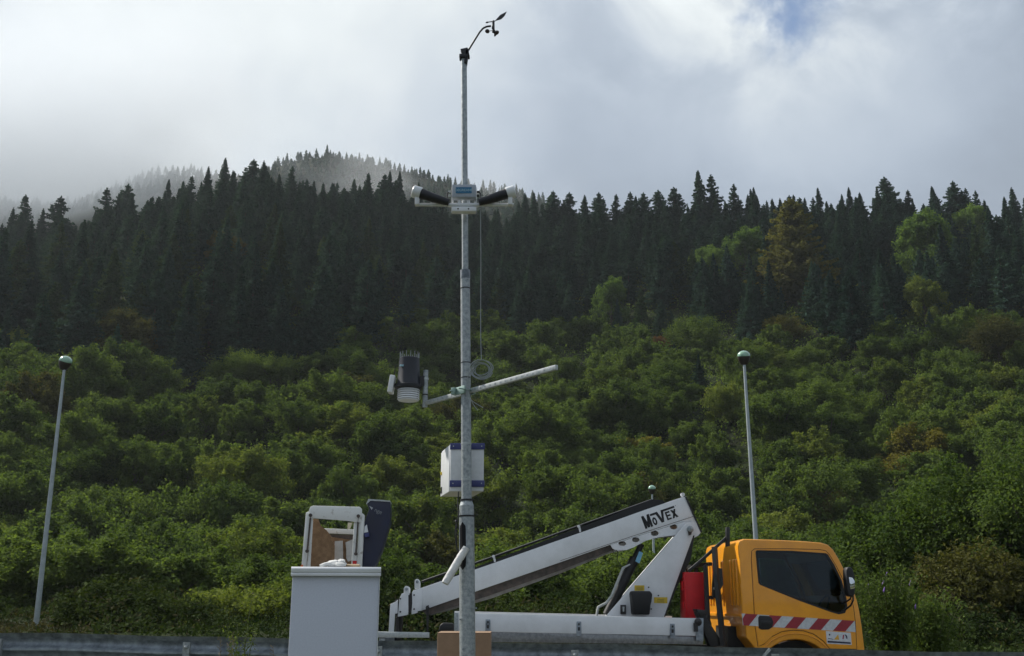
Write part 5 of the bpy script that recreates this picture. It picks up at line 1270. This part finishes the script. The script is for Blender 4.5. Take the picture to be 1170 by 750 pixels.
# dry stalks beside it
rg3 = random.Random(9)
for k, (px, py) in enumerate(((252, 728), (262, 733), (266, 722), (312, 738))):
    p = at(px, py, 9.2); st = thing('dry_stalk', ('dry grass stalk left of the sapling', 'dry grass stalk left of the sapling', 'dry grass stalk left of the sapling', 'dry grass stalk between the sapling and the cabinet')[k], 'weed', (p.x, 9.2, gz(p.x, 9.2)), group='dry stalks by the sapling')
    m = MB(); b0 = Vector((p.x+.03, 9.2, gz(p.x, 9.2))); m.tube([b0, b0.lerp(p, .6)+Vector((.02, 0, 0)), p], [.003, .0025, .001], 5)
    for j in range(26):
        t = .55+.45*j/26; q = b0.lerp(p, t); d = Vector((rg3.uniform(-1, 1), rg3.uniform(-1, 1), .6))*.03; m.tube([q, q+d], [.0015, .003], 4)
    m.build('stalk', mat('dry_straw', (.22, .17, .10), .9), st)

# ------------------------------------------------------------------ air
def volume_box(name, a, b, label, cat, setup):
    o = MB().box(a, b).build(name, WHITE, smooth=False); m = bpy.data.materials.new(name+'_air'); m.use_nodes = True; ns, ls = m.node_tree.nodes, m.node_tree.links; ns.clear()
    out = ns.new('ShaderNodeOutputMaterial'); pv = ns.new('ShaderNodeVolumePrincipled'); ls.new(pv.outputs[0], out.inputs['Volume']); setup(m, ns, ls, pv)
    o.data.materials.clear(); o.data.materials.append(m); return tag(o, label, cat, kind='stuff')
def haze_set(m, ns, ls, pv):
    pv.inputs['Color'].default_value = (.86, .93, 1, 1); pv.inputs['Density'].default_value = .00011; pv.inputs['Anisotropy'].default_value = .3
volume_box('haze', (-880, -880, -55), (880, 1380, 420), 'thin haze filling the valley air', 'haze', haze_set)
def mist_set(m, ns, ls, pv):
    pv.inputs['Color'].default_value = (.86, .89, .92, 1); pv.inputs['Anisotropy'].default_value = .2
    tc = ns.new('ShaderNodeTexCoord'); sp = ns.new('ShaderNodeSeparateXYZ'); ls.new(tc.outputs['Object'], sp.inputs[0])
    nz = ns.new('ShaderNodeTexNoise'); nz.inputs['Scale'].default_value = .011; nz.inputs['Detail'].default_value = 3; ls.new(tc.outputs['Object'], nz.inputs['Vector'])
    def rmp(v, a, b, c=0., d=1.):
        n = ns.new('ShaderNodeMapRange'); n.interpolation_type = 'SMOOTHSTEP'; ls.new(v, n.inputs['Value'])
        for k, q in (('From Min', a), ('From Max', b), ('To Min', c), ('To Max', d)): n.inputs[k].default_value = q
        return n.outputs[0]
    def mul(a, b, op='MULTIPLY'):
        n = ns.new('ShaderNodeMath'); n.operation = op
        for i, v in enumerate((a, b)):
            if isinstance(v, (int, float)): n.inputs[i].default_value = v
            else: ls.new(v, n.inputs[i])
        return n.outputs[0]
    X, Y, Z = sp.outputs
    d = rmp(mul(nz.outputs['Fac'], rmp(X, -250, -110, .28, -.12), 'ADD'), .42, .72)
    for v, a, b in ((X, -520, -430), (X, 70, -20), (Y, 425, 470), (Y, 700, 600), (Z, 172, 222), (Z, 335, 270)): d = mul(d, rmp(v, a, b))
    ls.new(mul(d, .015), pv.inputs['Density'])
    m.cycles.volume_step_rate = 1.0
volume_box('hill_mist', (-520, 425, 170), (70, 700, 400), 'ragged white mist drifting over the far wooded ridge', 'mist', mist_set)
scene.cycles.volume_step_rate = 4; scene.cycles.volume_max_steps = 64
